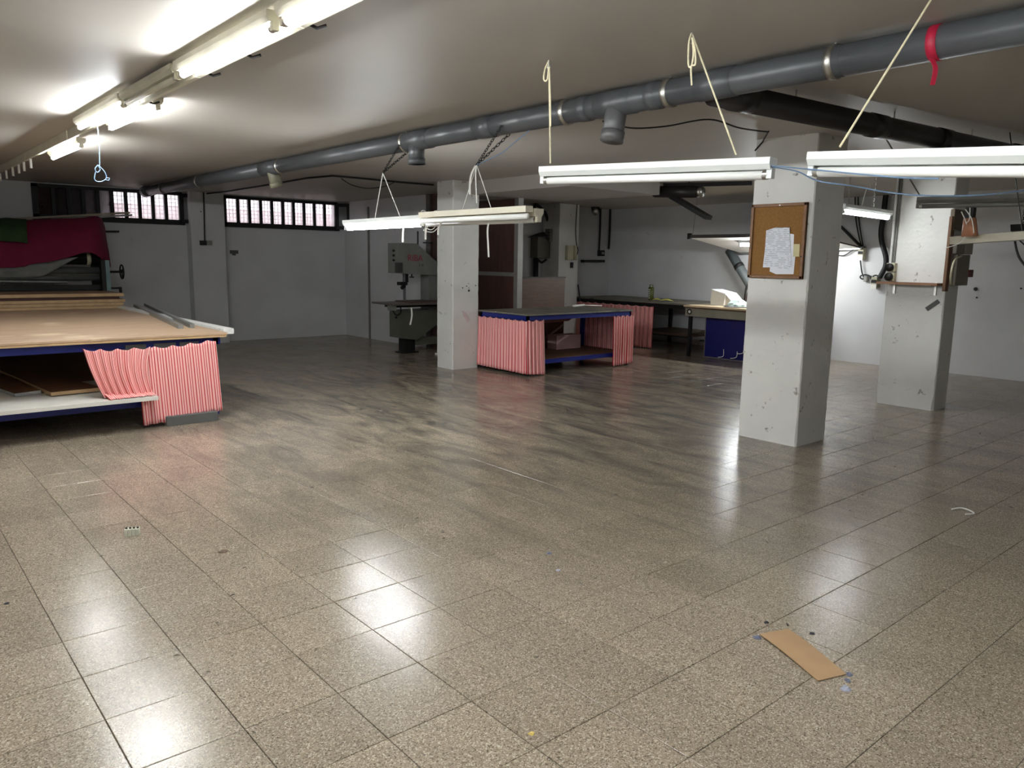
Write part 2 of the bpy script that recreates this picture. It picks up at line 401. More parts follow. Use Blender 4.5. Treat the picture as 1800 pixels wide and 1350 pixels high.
def strip_window(name, x0, x1, label, n=10, leaf=True):
    t = thing(name, label, 'window', U((x0+x1)/2, Y1, WZ0), kind='structure')
    fw = .16
    b = NB()
    box(b, U(x0, Y1-.1, WZ0), U(x1, Y1+.12, WZ0+fw)); box(b, U(x0, Y1-.1, WZ1-fw*.9), U(x1, Y1+.12, WZ1))
    box(b, U(x0, Y1-.1, WZ0), U(x0+fw*1.5, Y1+.12, WZ1)); box(b, U(x1-fw, Y1-.1, WZ0), U(x1, Y1+.12, WZ1))
    obj('window_frame', b, FRAME, t)
    a, c = x0+fw*1.5, x1-fw
    step = (c-a)/n
    for k in range(1, n):
        obj('mullion', ubox(a+k*step-.075, a+k*step+.075, Y1-.06, Y1+.08, WZ0+fw, WZ1-fw*.9), FRAME, t)
    for k in range(n):
        obj('pane', ubox(a+k*step+.075 if k else a, a+(k+1)*step-.075 if k < n-1 else c, Y1, Y1+.02, WZ0+fw, WZ1-fw*.9), GLASS, t)
    obj('window_sill', ubox(x0-.06, x1+.05, Y1-.2, Y1+.05, WZ0-.09, WZ0), FRAME, t)
    # welded wire outside
    b = NB()
    k = x0
    while k < x1: bar(b, U(k, Y1+.42, WZ0), U(k, Y1+.42, WZ1), .009, .009, Vector((0, 1, 0))); k += .19
    z = WZ0+.05
    while z < WZ1: bar(b, U(x0, Y1+.42, z), U(x1, Y1+.42, z), .009, .009); z += .19
    wm = obj('wire_mesh', b, WIRE, t); wm['kind'] = 'stuff'
    # side casement standing open into the room
    if leaf:
        p0 = U(x1-.02, Y1-.12, 0); p1 = U(x1+.42, Y1-.55, 0)
        b = NB(); z0, z1 = WZ0*T, WZ1*T-.02; up = Vector((0, 0, 1))
        for q in (p0, p1): bar(b, q+up*z0, q+up*z1, .05, .03, Vector((1, 1, 0)))
        for z in (z0+.03, z1-.03): bar(b, p0+up*z, p1+up*z, .03, .06)
        lf = obj('casement', b, FRAME, t)
        b = NB(); bar(b, p0.lerp(p1, .5)+up*(z0+.05), p0.lerp(p1, .5)+up*(z1-.05), .004, (p1-p0).length-.04, (p1-p0)); obj('casement_pane', b, mat('grey_glass', (120, 122, 124), .2), lf)
        b = NB(); tube(b, [p1+up*((z0+z1)/2+.03), p1+up*((z0+z1)/2-.02)+Vector((.05, -.02, 0)), p1+up*((z0+z1)/2-.05)+Vector((.10, -.03, 0))], .009); obj('handle', b, FRAME, lf)
    return t
strip_window('window_1', W1[0], W1[1], 'black framed strip window, half dark, behind the pink covered machine')
strip_window('window_2', W2[0], W2[1], 'black framed strip window with ten bright panes')
# what stands outside the dark half of the first window
tag(obj('outside_dark_board', ubox(4.6, 6.25, Y1+.62, Y1+.7, 5.8, 7.56), mat('dark_outside_board', (40, 26, 26), .8)), 'dark red-brown board outside the first two window panes', 'board')
tag(obj('outside_grey_sheet', ubox(6.25, 8.42, Y1+.62, Y1+.7, 5.8, 7.56), mat('grey_outside_sheet', (74, 84, 90), .8)), 'blue-grey sheet leaning outside the middle window panes', 'sheet')
b = NB(); box(b, U(-2, Y1+6, 0), U(26, Y1+6.3, 7.2)); tag(obj('outside_wall', b, mat('outside_pink_render', (246, 226, 224), .8, var=.08)), 'pinkish rendered wall across the yard outside the windows', 'wall', kind='structure')
tag(obj('outside_ground', ubox(-10, 36, Y1+.6, Y1+6, 5.4, 5.6), mat('outside_paving', (170, 160, 154), .8)), 'pale paving of the yard outside the windows', 'ground', kind='structure')

# ================================================================ fluorescent lamps
def batten(name, label, a, b, lit, group=None, body=None, tubem=None, r=.0165, wide=.075, tall=.05, gap=.003, reflector=False):
    """one fluorescent fitting; a, b are the ends of the tube axis"""
    a, b = Vector(a), Vector(b); d, s, u = frame_of(b-a)
    t = thing(name, label, 'lamp', a.lerp(b, .5), group)
    body = body or WHITEMETAL
    h0 = r+gap
    prof = [(-wide*.32, h0), (wide*.32, h0), (wide*.5, h0+tall*.45), (wide*.5, h0+tall), (-wide*.5, h0+tall), (-wide*.5, h0+tall*.45)]
    bm = NB(); prism(bm, a-d*.012, b+d*.012, prof); hs = obj('housing', bm, body, t)
    for e, sg in ((a, 1), (b, -1)):
        bm = NB(); prism(bm, e-d*sg*.016, e+d*sg*.008, [(-r*.9, -r*.8), (r*.9, -r*.8), (r*.9, h0+.004), (-r*.9, h0+.004)]); obj('lamp_holder', bm, body, t)
    bm = NB(); cyl(bm, a+d*.02, b-d*.02, r, 16)
    tb_ = obj('tube', bm, tubem or (LIT if lit else UNLIT), t, True)
    for e, sg in ((a, 1), (b, -1)):
        bm = NB(); cyl(bm, e+d*sg*.006, e+d*sg*.028, r*1.02, 16); obj('end_cap', bm, STEEL, tb_)
    return t, hs

# the ceiling row
TX = 2.9
tr = thing('cable_trunking', 'long cream metal trunking line along the ceiling beside the drain pipe', 'trunking', U(TX, 10, 7.5))
def chan(y0, y1):
    bm = NB(); box(bm, U(TX+.12, y0, 7.34), U(TX+.2, y1, H)); return bm
for y0, y1 in ((-10, -1.2), (-1.1, 2.6), (2.65, 6.35), (6.4, 9.5), (9.55, 15.9), (16, 22), (22.1, 29.3)):
    obj('channel', chan(y0, y1), CREAMMETAL, tr)
for y in (21.4, 22.6, 23.6, 24.8, 26.2, 27.6):
    bm = NB(); cyl(bm, U(TX+.16, y, 7.33), U(TX+.16, y, 7.05), .012, 8); obj('hanging_clip', bm, CORD, tr)
for y, dx in ((2.6, .35), (4.6, .33), (6.2, .33), (9.4, .33)):
    bm = NB(); tube(bm, [U(TX+.2, y, 7.40), U(TX+dx, y, 7.36), U(TX+dx+.1, y-.06, 7.40)], .007); obj('bracket_tip', bm, DARKSTEEL, tr)
rows = [(-8.7, -5.1, 1, TX-.15, 7.30, 'lit tube lamp of the ceiling row, behind the camera'),
        (-4.9, -1.3, 1, TX-.15, 7.30, 'lit tube lamp of the ceiling row, above the camera'),
        (-1.05, 2.45, 1, TX-.15, 7.30, 'lit tube lamp of the ceiling row, cut by the top picture edge'),
        (2.75, 6.25, 1, TX-.15, 7.30, 'brightest lit tube lamp of the ceiling row, with its whole length in view'),
        (6.45, 9.4, 0, TX-.15, 7.30, 'unlit cream batten lamp in the ceiling row between two lit ones'),
        (9.6, 13.3, 1, TX-.15, 7.30, 'lit tube lamp of the ceiling row just before the hanging blue wire'),
        (9.75, 13.3, 1, TX+.5, 7.36, 'second lit tube lamp on the pipe side of the ceiling row trunking'),
        (16.3, 20.0, 1, TX+.5, 7.26, 'farthest lit tube lamp of the ceiling row, towards the windows')]
for y0, y1, lit, x, z, lab in rows:
    batten('ceiling_tube_lamp', lab, U(x, y0, z), U(x, y1, z), lit, 'ceiling row tube lamps', CREAMMETAL, tubem=None if lit else CREAMMETAL, tall=.045)
bm = NB()
tube(bm, curve([U(2.94, 12.5, 7.3), U(2.95, 12.5, 6.9), U(2.93, 12.5, 6.42)], 6), .0035)
tube(bm, curve([px(*q, 1, 12.5) for q in ((172, 290), (167, 297), (171, 303), (176, 298), (172, 290), (183, 301), (187, 312), (181, 318), (171, 319), (166, 314), (168, 302))], 5), .0035)
tube(bm, curve([px(*q, 1, 12.5) for q in ((187, 313), (192, 313), (191, 317), (186, 316))], 5), .003)
tag(obj('hanging_wire', bm, BLUEWIRE), 'pale blue wire hanging in loops from the ceiling lamp row', 'wire')

# the row hanging under the pipe
def hang_rope(t, pts, m, r=.0042, name='rope'):
    bm = NB(); tube(bm, pts, r, 6); return obj(name, bm, m, t)
a, b = U(7.26, 2.69, 5.8), U(7.75, -1.11, 5.67)
A, hs = batten('hanging_tube_lamp', 'unlit white tube lamp on two ropes in front of the lowered ceiling block', a, b, 0, 'lamps hanging below the pipe', r=.019)
up = Vector((0, 0, 1))
d = (b-a).normalized()
p = a+d*.04+up*.09
hook = px(965, 106, 2, H)
hang_rope(A, [p, hook], ROPE)
bm = NB(); tube(bm, curve([hook, px(958, 122, 0, 7.0), px(956, 140, 0, 7.0), px(962, 140, 0, 7.0), px(965, 118, 0, 7.0), px(967, 165, 0, 7.0), px(968, 222, 0, 7.0)], 6), .0042); obj('rope_tail', bm, ROPE, A)
p = b-d*.16+up*.09; hook2 = px(1216, 58, 2, H)
hang_rope(A, [p, hook2], ROPE)
bm = NB()
tube(bm, curve([hook2, px(1211, 75, 0, 7.35), px(1210, 112, 0, 7.35), px(1215, 117, 0, 7.35), px(1219, 95, 0, 7.35), px(1217, 66, 0, 7.35), px(1222, 90, 0, 7.35), px(1222, 113, 0, 7.35), px(1215, 118, 0, 7.35), px(1216, 150, 0, 7.35)], 6), .0042); obj('rope_tail', bm, ROPE, A)
for h in (hook, hook2):
    bm = NB(); cyl(bm, h, h-up*.03, .006, 8); ring(bm, h-up*.035, .01, .0025, (1, 0, 0), 10, 5); obj('eye_hook', bm, STEEL, A)
def sticker(t, c, dvec, L, hgt):
    bm = NB(); d_, s_, u_ = frame_of(dvec); q = Vector(c)-s_*.0405
    poly(bm, [q, q+d_*L, q+d_*L+u_*hgt, q+u_*hgt], s_*.002); return obj('printed_label', bm, LABELM, t)
def print_mat(name, base, ink, axis, period, duty, sub):
    m = bpy.data.materials.new(name); m.use_nodes = True; N = m.node_tree.nodes; L = m.node_tree.links
    g = N.new('ShaderNodeNewGeometry'); sp = N.new('ShaderNodeSeparateXYZ'); L.new(g.outputs['Position'], sp.inputs[0])
    def saw(o, per, du):
        a_ = N.new('ShaderNodeMath'); a_.operation = 'DIVIDE'; L.new(o, a_.inputs[0]); a_.inputs[1].default_value = per
        f_ = N.new('ShaderNodeMath'); f_.operation = 'FRACT'; L.new(a_.outputs[0], f_.inputs[0])
        l_ = N.new('ShaderNodeMath'); l_.operation = 'LESS_THAN'; L.new(f_.outputs[0], l_.inputs[0]); l_.inputs[1].default_value = du
        return l_.outputs[0]
    rows_ = saw(sp.outputs['Z'], period, duty)
    nz = N.new('ShaderNodeTexNoise'); nz.inputs['Scale'].default_value = sub; L.new(g.outputs['Position'], nz.inputs['Vector'])
    gt = N.new('ShaderNodeMath'); gt.operation = 'GREATER_THAN'; L.new(nz.outputs['Fac'], gt.inputs[0]); gt.inputs[1].default_value = .47
    ml = N.new('ShaderNodeMath'); ml.operation = 'MULTIPLY'; L.new(rows_, ml.inputs[0]); L.new(gt.outputs[0], ml.inputs[1])
    mx = N.new('ShaderNodeMix'); mx.data_type = 'RGBA'; L.new(ml.outputs[0], mx.inputs[0])
    mx.inputs[6].default_value = lin(base)+(1,); mx.inputs[7].default_value = lin(ink)+(1,)
    L.new(mx.outputs[2], N['Principled BSDF'].inputs['Base Color']); N['Principled BSDF'].inputs['Roughness'].default_value = .7
    return m
LABELM = print_mat('lamp_label_print', (226, 222, 200), (120, 112, 96), 2, .011, .45, 160)
sticker(A, a+d*.02+up*.055, d, .11, .018)

a, b = U(7.2, -2.03, 5.6), U(6.55, -5.55, 5.30)
B, hs = batten('hanging_tube_lamp', 'nearest hanging unlit white tube lamp, cut by the picture edge', a, b, 0, 'lamps hanging below the pipe', r=.019)
d = (b-a).normalized()
hang_rope(B, [a+d*.11+up*.09, px(1640, -6, 2, H)], ROPE)
hang_rope(B, [b-d*.2+up*.09, U(6.7, -5.0, H)], ROPE)
sticker(B, a+d*.01+up*.055, d, .10, .02)

# two fittings end to end, hung by chains from the drain pipe
PX, PZ, PR = 9.24, 7.32, .215
def far(x, y, z):                # measured on a nearer plane, moved out along the sight line to the pipe
    c_ = Vector(CAM); v_ = c_+(Vector((x, y, z))-c_)*1.1307; return U(*v_)
def fy(y): return CAM[1]+(y-CAM[1])*1.1307
c0, c1, c2 = far(8.03, 10.75, 5.22), far(8.0, 7.3, 5.24), far(7.78, 3.4, 5.22)
CL, hs = batten('hanging_tube_lamp', 'lit hanging tube lamp in front of the band saw', c0, c1, 1, 'lamps hanging below the pipe', r=.019)
CU, hs = batten('hanging_tube_lamp', 'unlit double tube lamp tied end to end with the lit one', c1+(c2-c1)*.02, c2, 0, 'lamps hanging below the pipe', CREAMMETAL, r=.019)
bm = NB(); d_ = (c2-c1); s_ = frame_of(d_)[1]
cyl(bm, c1+d_*.08+s_*.085+up*.02, c2+s_*.085+up*.02, .019, 14); obj('tube', bm, UNLIT, CU, True)
bm = NB(); prism(bm, c1+d_*.08+s_*.085, c2+s_*.085+d_*.01, [(-.03, .045), (.03, .045), (.03, .085), (-.03, .085)]); obj('housing', bm, CREAMMETAL, CU)
k0, k1 = px(673, 304, 0, 9.24), px(838, 290, 0, 9.19)
def loop_chain(t, knot, y):
    bm = NB()
    pts = [knot, U(PX+PR+.02, y+.1, PZ-.12), U(PX+.1, y, PZ+PR+.02), U(PX-PR-.02, y-.1, PZ-.1), knot]
    for p_, q_ in zip(pts, pts[1:]): chain(bm, p_, q_)
    return obj('chain', bm, DARKSTEEL, t)
loop_chain(CL, k0, fy(8.0)); loop_chain(CU, k1, fy(4.55))
for kx in ((658, 391), (707, 390)): hang_rope(CL, [k0, px(*kx, 0, 9.24)], CORD, .0038)
hang_rope(CU, [k1, px(808, 384, 0, 9.34)], CORD, .003)
hang_rope(CU, [k1, px(868, 380, 0, 9.14)], CORD, .003)
def strip(t, pts, wd, m=CORD, name='cord_tail'):
    bm = NB(); v = _R*T*0+_R
    rows_ = [[p_-_R*wd/2, p_+_R*wd/2] for p_ in pts]
    grid(bm, rows_); o = obj(name, bm, m, t); solid(o, .003); return o
strip(CU, curve([px(*q, 0, 9.14) for q in ((836, 291), (829, 305), (826, 322), (826, 342))], 5), .014)
strip(CU, curve([px(*q, 0, 9.14) for q in ((837, 292), (836, 310), (837, 335), (838, 357))], 5), .009)
strip(CU, curve([px(*q, 0, 8.94) for q in ((868, 381), (860, 390), (857, 405), (858, 430), (859, 452))], 5), .012)
strip(CU, curve([px(*q, 0, 8.99) for q in ((792, 386), (778, 390), (771, 400), (770, 413))], 5), .012)
strip(CL, curve([px(*q, 0, 9.04) for q in ((709, 398), (708, 410), (708, 426))], 4), .014)
strip(CL, curve([px(*q, 0, 9.04) for q in ((749, 400), (748, 412), (748, 421))], 4), .014)
bm = NB()
tube(bm, curve([px(*q, 0, 9.19) for q in ((712, 392), (722, 384), (730, 388), (728, 396), (737, 380), (748, 386), (752, 398), (745, 405), (760, 408), (768, 402))], 5), .0025)
tube(bm, curve([px(*q, 0, 9.19) for q in ((745, 394), (756, 392), (765, 398), (757, 404), (748, 398), (775, 398))], 5), .0025)
obj('loose_wire', bm, CORD, CU)
bm = NB(); ring(bm, c1+up*.08, .028, .004, d_, 12, 5); obj('tie_knot', bm, CORD, CU)
bm = NB(); ring(bm, c1+d_*.14+up*.05, .05, .004, d_, 12, 5); obj('tie_knot', bm, CORD, CU)
bm = NB(); tube(bm, curve([k1, px(880, 270, 0, 9.24), px(905, 250, 0, 9.24), px(935, 225, 0, 9.24), px(965, 192, 0, 9.09)], 8), .0032)
tag(obj('thin_wire', bm, BLUEWIRE), 'thin blue-grey wire running from the knotted cords up to the drain pipe', 'wire')

# lamps around the shelf pillar
a, b = U(20.07, 4.17, 6.0), U(23.43, 4.36, 5.98)
Dl, hs = batten('hanging_tube_lamp', 'lit tube lamp on chains beside the shelf pillar', a, b, 1, 'lamps hanging around the shelf pillar', tubem=LITWEAK, r=.019)
bm = NB(); chain(bm, a+Vector((.12, 0, .07)), U(20.4, 4.2, H)); obj('chain', bm, STEEL, Dl)
bm = NB(); chain(bm, b+Vector((-.36, 0, .07)), U(22.2, 4.3, H)); obj('chain', bm, STEEL, Dl)
bm = NB(); tube(bm, curve([a+Vector((.38, 0, .07)), U(21.6, 4.25, 6.75), U(21.9, 4.28, 6.8), U(21.6, 4.25, 7.1), U(21.5, 4.25, H)], 6), .004); obj('flex', bm, CORD, Dl)

a, b = U(18.75, 1.55, 5.97), U(19.7, -2.1, 5.97)
El, hs = batten('hanging_tube_lamp', 'dark dusty unlit tube lamp in front of the shelf pillar', a, b, 0, 'lamps hanging around the shelf pillar', mat('dusty_grey_enamel', (96, 93, 86), .6, var=.15), tubem=mat('dusty_tube', (104, 102, 94), .5, var=.1), r=.019)
hang_rope(El, [a+up*.09, px(1535, 206, 2, H)], mat('grey_cord', (112, 110, 104), .7), .006)
bm = NB(); chain(bm, b-(b-a)*.32+up*.08, b-(b-a)*.32+up*.52); obj('chain', bm, DARKSTEEL, El)
bm = NB(); box(bm, a.lerp(b, .3)-Vector((.03, .03, .10)), a.lerp(b, .3)+Vector((.03, .03, -.02))); obj('clamp', bm, BLACK, El)
bm = NB(); cyl(bm, a.lerp(b, .3)-up*.10, a.lerp(b, .31)-up*.24, .045, 14, .06); obj('plug_cover', bm, ORANGE, El, True)
bm = NB()
for q in (((1690, 372), (1700, 400), (1690, 425), (1662, 436)), ((1697, 368), (1708, 385), (1712, 410)), ((1705, 365), (1704, 385), (1699, 392))):
    tube(bm, curve([px(x, y, 0, 18.9) for x, y in q], 5), .004)
obj('loose_wire', bm, CORD, El)

a, b = px(1676, 423, 0, 19.6), px(1830, 412, 0, 18.9)
Fl = thing('hanging_batten', 'cream empty lamp batten hanging at head height by the shelf pillar', 'lamp', a.lerp(b, .5), 'lamps hanging around the shelf pillar')
bm = NB(); prism(bm, a, b, [(-.035, -.032), (.035, -.032), (.045, .03), (-.045, .03)]); obj('housing', bm, CREAMMETAL, Fl)
bm = NB(); prism(bm, a-(b-a).normalized()*.012, a, [(-.028, -.03), (.028, -.03), (.028, .028), (-.028, .028)]); obj('end_cap', bm, BEIGEPL, Fl)
bm = NB(); cyl(bm, b-(b-a)*.2+up*.03, U(19, -.2, H), .004, 6); obj('rod', bm, DARKSTEEL, Fl)
bm = NB(); tube(bm, curve([px(1784, 424, 0, 19.5), px(1787, 440, 0, 19.5), px(1793, 455, 0, 19.5), px(1806, 472, 0, 19.5)], 6), .009); obj('flex', bm, BLACK, Fl)
a, b = px(1779, 403, 0, 26), px(1840, 400, 0, 26)
Gl = thing('hanging_batten', 'dark rusty lamp batten seen past the cream one at the picture edge', 'lamp', a.lerp(b, .5), 'lamps hanging around the shelf pillar')
bm = NB(); prism(bm, a, b, [(-.04, -.02), (.04, -.02), (.06, .045), (-.06, .045)]); obj('housing', bm, DARKSTEEL, Gl)
bm = NB(); cyl(bm, a+up*-.02, b+up*-.02, .015, 10); obj('tube', bm, mat('dusty_tube', (104, 102, 94)), Gl, True)
bm = NB(); chain(bm, a.lerp(b, .3)+up*.04, a.lerp(b, .3)+up*.75); obj('chain', bm, DARKSTEEL, Gl)

# blue flex looping between the hanging lamps
bm = NB(); tube(bm, curve([px(1352, 293, 0, 7.75), px(1400, 301, 0, 7.5), px(1438, 318, 0, 7.25), px(1500, 327, 0, 7.3), px(1560, 338, 0, 7.3), px(1630, 344, 0, 7.3), px(1720, 343, 0, 7.2), px(1800, 335, 0, 7.1), px(1860, 326, 0, 7.0)], 8), .0028)
tag(obj('blue_flex', bm, BLUEWIRE), 'blue flex sagging below the nearest hanging lamp', 'cable')
bm = NB(); tube(bm, curve([px(1352, 291, 0, 7.72), px(1395, 295, 0, 7.4), px(1428, 298, 0, 7.1), px(1500, 305, 0, 6.95), px(1580, 312, 0, 6.85), px(1650, 314, 0, 6.8)], 8), .003)
tag(obj('blue_flex', bm, BLUEWIRE), 'blue flex running from the roped lamp along the nearest lamp', 'cable')

# ================================================================ pipes
mp_ = thing('drain_pipe', 'thick grey drain pipe running along the ceiling with couplings and branch stubs', 'pipe', U(PX, 12, PZ))
r0 = PR*T
def seg(y0, y1, r=r0, m=GREYPLASTIC, name='pipe_section'):
    bm = NB(); cyl(bm, U(PX, y0, PZ), U(PX, y1, PZ), r, 28); return obj(name, bm, m, mp_, True)
joints = [fy(v) for v in (-9, -1.9, .75, 3.0, 5.4, 8.0, 14.9, 27.0)]
for y0, y1 in zip(joints, joints[1:]): seg(y0, y1)
for y0, y1 in ((-.35, .25), (.95, 1.15), (1.45, 2.2), (2.4, 2.6), (7.0, 8.0), (14.5, 15.6), (4.9, 5.3)): seg(fy(y0), fy(y1), r0*1.07, name='coupling')
seg(fy(26.9), fy(27.5), r0*1.15, name='end_socket')
for y in (-1.75, .78, 2.95, 7.95, 14.4, 21, 25):
    y = fy(y); st = seg(y-.05, y+.05, r0*1.1, STEEL, 'strap')
    bm = NB(); cyl(bm, U(PX, y, PZ+PR), U(PX, y, H), .006, 8); obj('strap_bolt', bm, STEEL, st)
def stub(y, m, L=.42, tilt=-.12):
    y = fy(y)
    bm = NB(); cyl(bm, U(PX, y, PZ), U(PX+tilt, y, PZ-PR-L), r0*.9, 24); s1 = obj('branch_stub', bm, m, mp_, True)
    bm = NB(); cyl(bm, U(PX+tilt*.7, y, PZ-PR-L*.62), U(PX+tilt, y, PZ-PR-L), r0*.98, 24); obj('stub_socket', bm, m, s1, True)
stub(1.82, mat('grey_pvc_fitting', (92, 92, 92), .4, var=.08), .46)
stub(7.55, GREYPLASTIC, .34, 0)
stub(15.0, mat('aged_fitting', (120, 118, 98), .5, var=.15), .38, .15)
bm = NB()
y_ = fy(-2.95)
rb = thing('red_ribbon', 'red ribbon tied around the drain pipe with a dangling end', 'ribbon', U(PX, y_, PZ))
bm = NB(); cyl(bm, U(PX, y_-.06, PZ), U(PX, y_+.06, PZ), r0*1.03, 28); obj('band', bm, RED, rb, True)
strip(rb, curve([U(PX-.12, y_, PZ-PR), U(PX-.1, y_-.05, PZ-PR-.12), U(PX-.12, y_-.04, PZ-PR-.32)], 5), .02, RED, 'tail')
bp_ = thing('branch_pipe', 'black branch pipe crossing the ceiling towards the shelf pillar', 'pipe', far(13, -.3, 6.9))
pa, pb = far(8.15, .12, 6.93), far(17.6, -.78, 6.9)
bm = NB(); cyl(bm, pa, pb, r0*.98, 26); obj('pipe_section', bm, BLACKPVC, bp_, True)
d = (pb-pa).normalized()
for k in (.04, .42, .66): bm = NB(); cyl(bm, pa.lerp(pb, k), pa.lerp(pb, k)+d*.16, r0*1.06, 26); obj('coupling', bm, BLACKPVC, bp_, True)
q = pa.lerp(pb, .685); bm = NB(); cyl(bm, q, q-up*.17, r0*.88, 22); obj('branch_stub', bm, BLACKPVC, bp_, True)
for k in (.2, .5, .8): bm = NB(); cyl(bm, pa.lerp(pb, k)+up*r0, pa.lerp(pb, k)+up*(H*T-pa.lerp(pb, k).z), .006, 8); obj('hanger', bm, STEEL, bp_)
q = pb; bm = NB(); cyl(bm, q-d*.02, q+d*.12, r0*1.15, 26); obj('end_socket', bm, BLACKPVC, bp_, True)

# ceiling cables
bm = NB(); tube(bm, [px(x, y, 2, 7.5) for x, y in ((340, 343), (395, 337), (470, 325), (540, 313), (585, 309), (640, 314), (700, 320), (762, 325))], .012, 8)
tag(obj('ceiling_cable', bm, BLACK), 'black cable clipped across the ceiling near the window corner', 'cable')
bm = NB(); tube(bm, curve([px(600, 314, 2, 7.5), px(618, 325, 2, 7.35), px(645, 331, 2, 7.3), px(675, 328, 2, 7.4), px(692, 321, 2, 7.5)], 6), .006)
tag(obj('ceiling_cable', bm, BLACK), 'thin black wire drooping under the ceiling cable', 'cable')
bm = NB(); tube(bm, curve([px(1060, 213, 2, 7.2), px(1110, 225, 2, 7.3), px(1170, 222, 2, 7.4), px(1246, 210, 2, 7.5), px(1300, 225, 2, 7.45), px(1350, 232, 2, 7.5)], 8), .006)
tube(bm, [px(1351, 231, 2, 7.5), px(1340, 250, 0, 16.1), px(1327, 265, 0, 16.1)], .006)
tag(obj('ceiling_cable', bm, BLACK), 'black cable looping across the ceiling to the notice board pillar', 'cable')
t = thing('bare_bulb', 'bare clear light bulb hanging near the bright window', 'bulb', px(583, 350, 1, 31))
q = px(583, 309, 1, 31); q2 = px(583, 333, 1, 31)
bm = NB(); cyl(bm, q, q2, .004, 6); obj('flex', bm, BLACK, t)
bm = NB(); cyl(bm, q2, q2-up*.05, .018, 12); obj('socket', bm, BLACK, t)
bm = NB(); bmesh.ops.create_uvsphere(bm, u_segments=14, v_segments=10, radius=.032); bmesh.ops.translate(bm, verts=bm.verts, vec=q2-up*.085); obj('glass_bulb', bm, mat('bulb_glass', (200, 200, 196), .1, var=.02), t, True)

# ================================================================ curtains and tables
def stripes():
    m = bpy.data.materials.new('red_striped_cotton'); m.use_nodes = True; N = m.node_tree.nodes; L = m.node_tree.links
    uv = N.new('ShaderNodeUVMap'); uv.uv_map = 'UVMap'; sp = N.new('ShaderNodeSeparateXYZ'); L.new(uv.outputs[0], sp.inputs[0])
    a_ = N.new('ShaderNodeMath'); a_.operation = 'DIVIDE'; L.new(sp.outputs[0], a_.inputs[0]); a_.inputs[1].default_value = .025
    f_ = N.new('ShaderNodeMath'); f_.operation = 'FRACT'; L.new(a_.outputs[0], f_.inputs[0])
    r = N.new('ShaderNodeValToRGB'); e = r.color_ramp.elements
    e[0].position = 0; e[0].color = lin((196, 48, 56))+(1,); e[1].position = .27; e[1].color = lin((196, 48, 56))+(1,)
    q = e.new(.33); q.color = lin((240, 186, 180))+(1,); q = e.new(.94); q.color = lin((240, 186, 180))+(1,)
    q = e.new(1.0); q.color = lin((196, 48, 56))+(1,)
    L.new(f_.outputs[0], r.inputs[0]); L.new(r.outputs[0], N['Principled BSDF'].inputs['Base Color'])
    N['Principled BSDF'].inputs['Roughness'].default_value = .85
    return m
STRIPE = stripes()
def curtain(label, top, bot, folds, amp, full=1.15, group=None, nv=16, scallop=.02, seed=0, sweep=0, name='striped_curtain'):
    rnd = random.Random(seed); nu = folds*7
    def at(P, s):
        L_ = [(P[i+1]-P[i]).length for i in range(len(P)-1)]; t_ = s*sum(L_)
        for i, l in enumerate(L_):
            if t_ <= l or i == len(L_)-1: return P[i].lerp(P[i+1], min(1, t_/l)), (P[i+1]-P[i]).normalized()
            t_ -= l
    top = [Vector(p) for p in top]; bot = [Vector(p) for p in bot]
    ph = [rnd.uniform(-.8, .8) for _ in range(folds+2)]; am = [rnd.uniform(.5, 1.25) for _ in range(folds+2)]
    bm = NB(); uvl = bm.loops.layers.uv.new('UVMap'); rows_ = []
    Lc = sum((top[i+1]-top[i]).length for i in range(len(top)-1))*full
    Lc = max(Lc, sum((bot[i+1]-bot[i]).length for i in range(len(bot)-1))*full)
    for j in range(nv+1):
        v = j/nv; row = []
        for i in range(nu+1):
            s = i/nu
            p0, d0 = at(top, s); p1, d1 = at(bot, s)
            p_ = p0.lerp(p1, v); dd = d0.lerp(d1, v); nrm = Vector((dd.y, -dd.x, 0))
            if nrm.length > 1e-6: nrm.normalize()
            k = s*folds; ki = int(min(k, folds-1))
            wv = math.sin(2*math.pi*k+ph[ki]*v)*am[ki]*(1-(k-ki))+math.sin(2*math.pi*k+ph[ki+1]*v)*am[ki+1]*(k-ki)
            p_ = p_+nrm*wv*amp*(.55+.45*v)+dd*sweep*math.sin(math.pi*v)*(.4+.6*s)
            if j == 0: p_ = p_-Vector((0, 0, scallop*abs(math.sin(math.pi*k*.5))))
            if j == nv: p_ = p_+Vector((0, 0, rnd.uniform(-.003, .003)))
            row.append(p_)
        rows_.append(row)
    V = [[bm.verts.new(p_) for p_ in r_] for r_ in rows_]
    for j in range(nv):
        for i in range(nu):
            f_ = bm.faces.new((V[j][i], V[j][i+1], V[j+1][i+1], V[j+1][i]))
            for lp, (ii, jj) in zip(f_.loops, ((i, j), (i+1, j), (i+1, j+1), (i, j+1))): lp[uvl].uv = (ii/nu*Lc, jj/nv)
    o = obj(name, bm, STRIPE, smooth=True); solid(o, .003)
    return tag(o, label, 'curtain', group)

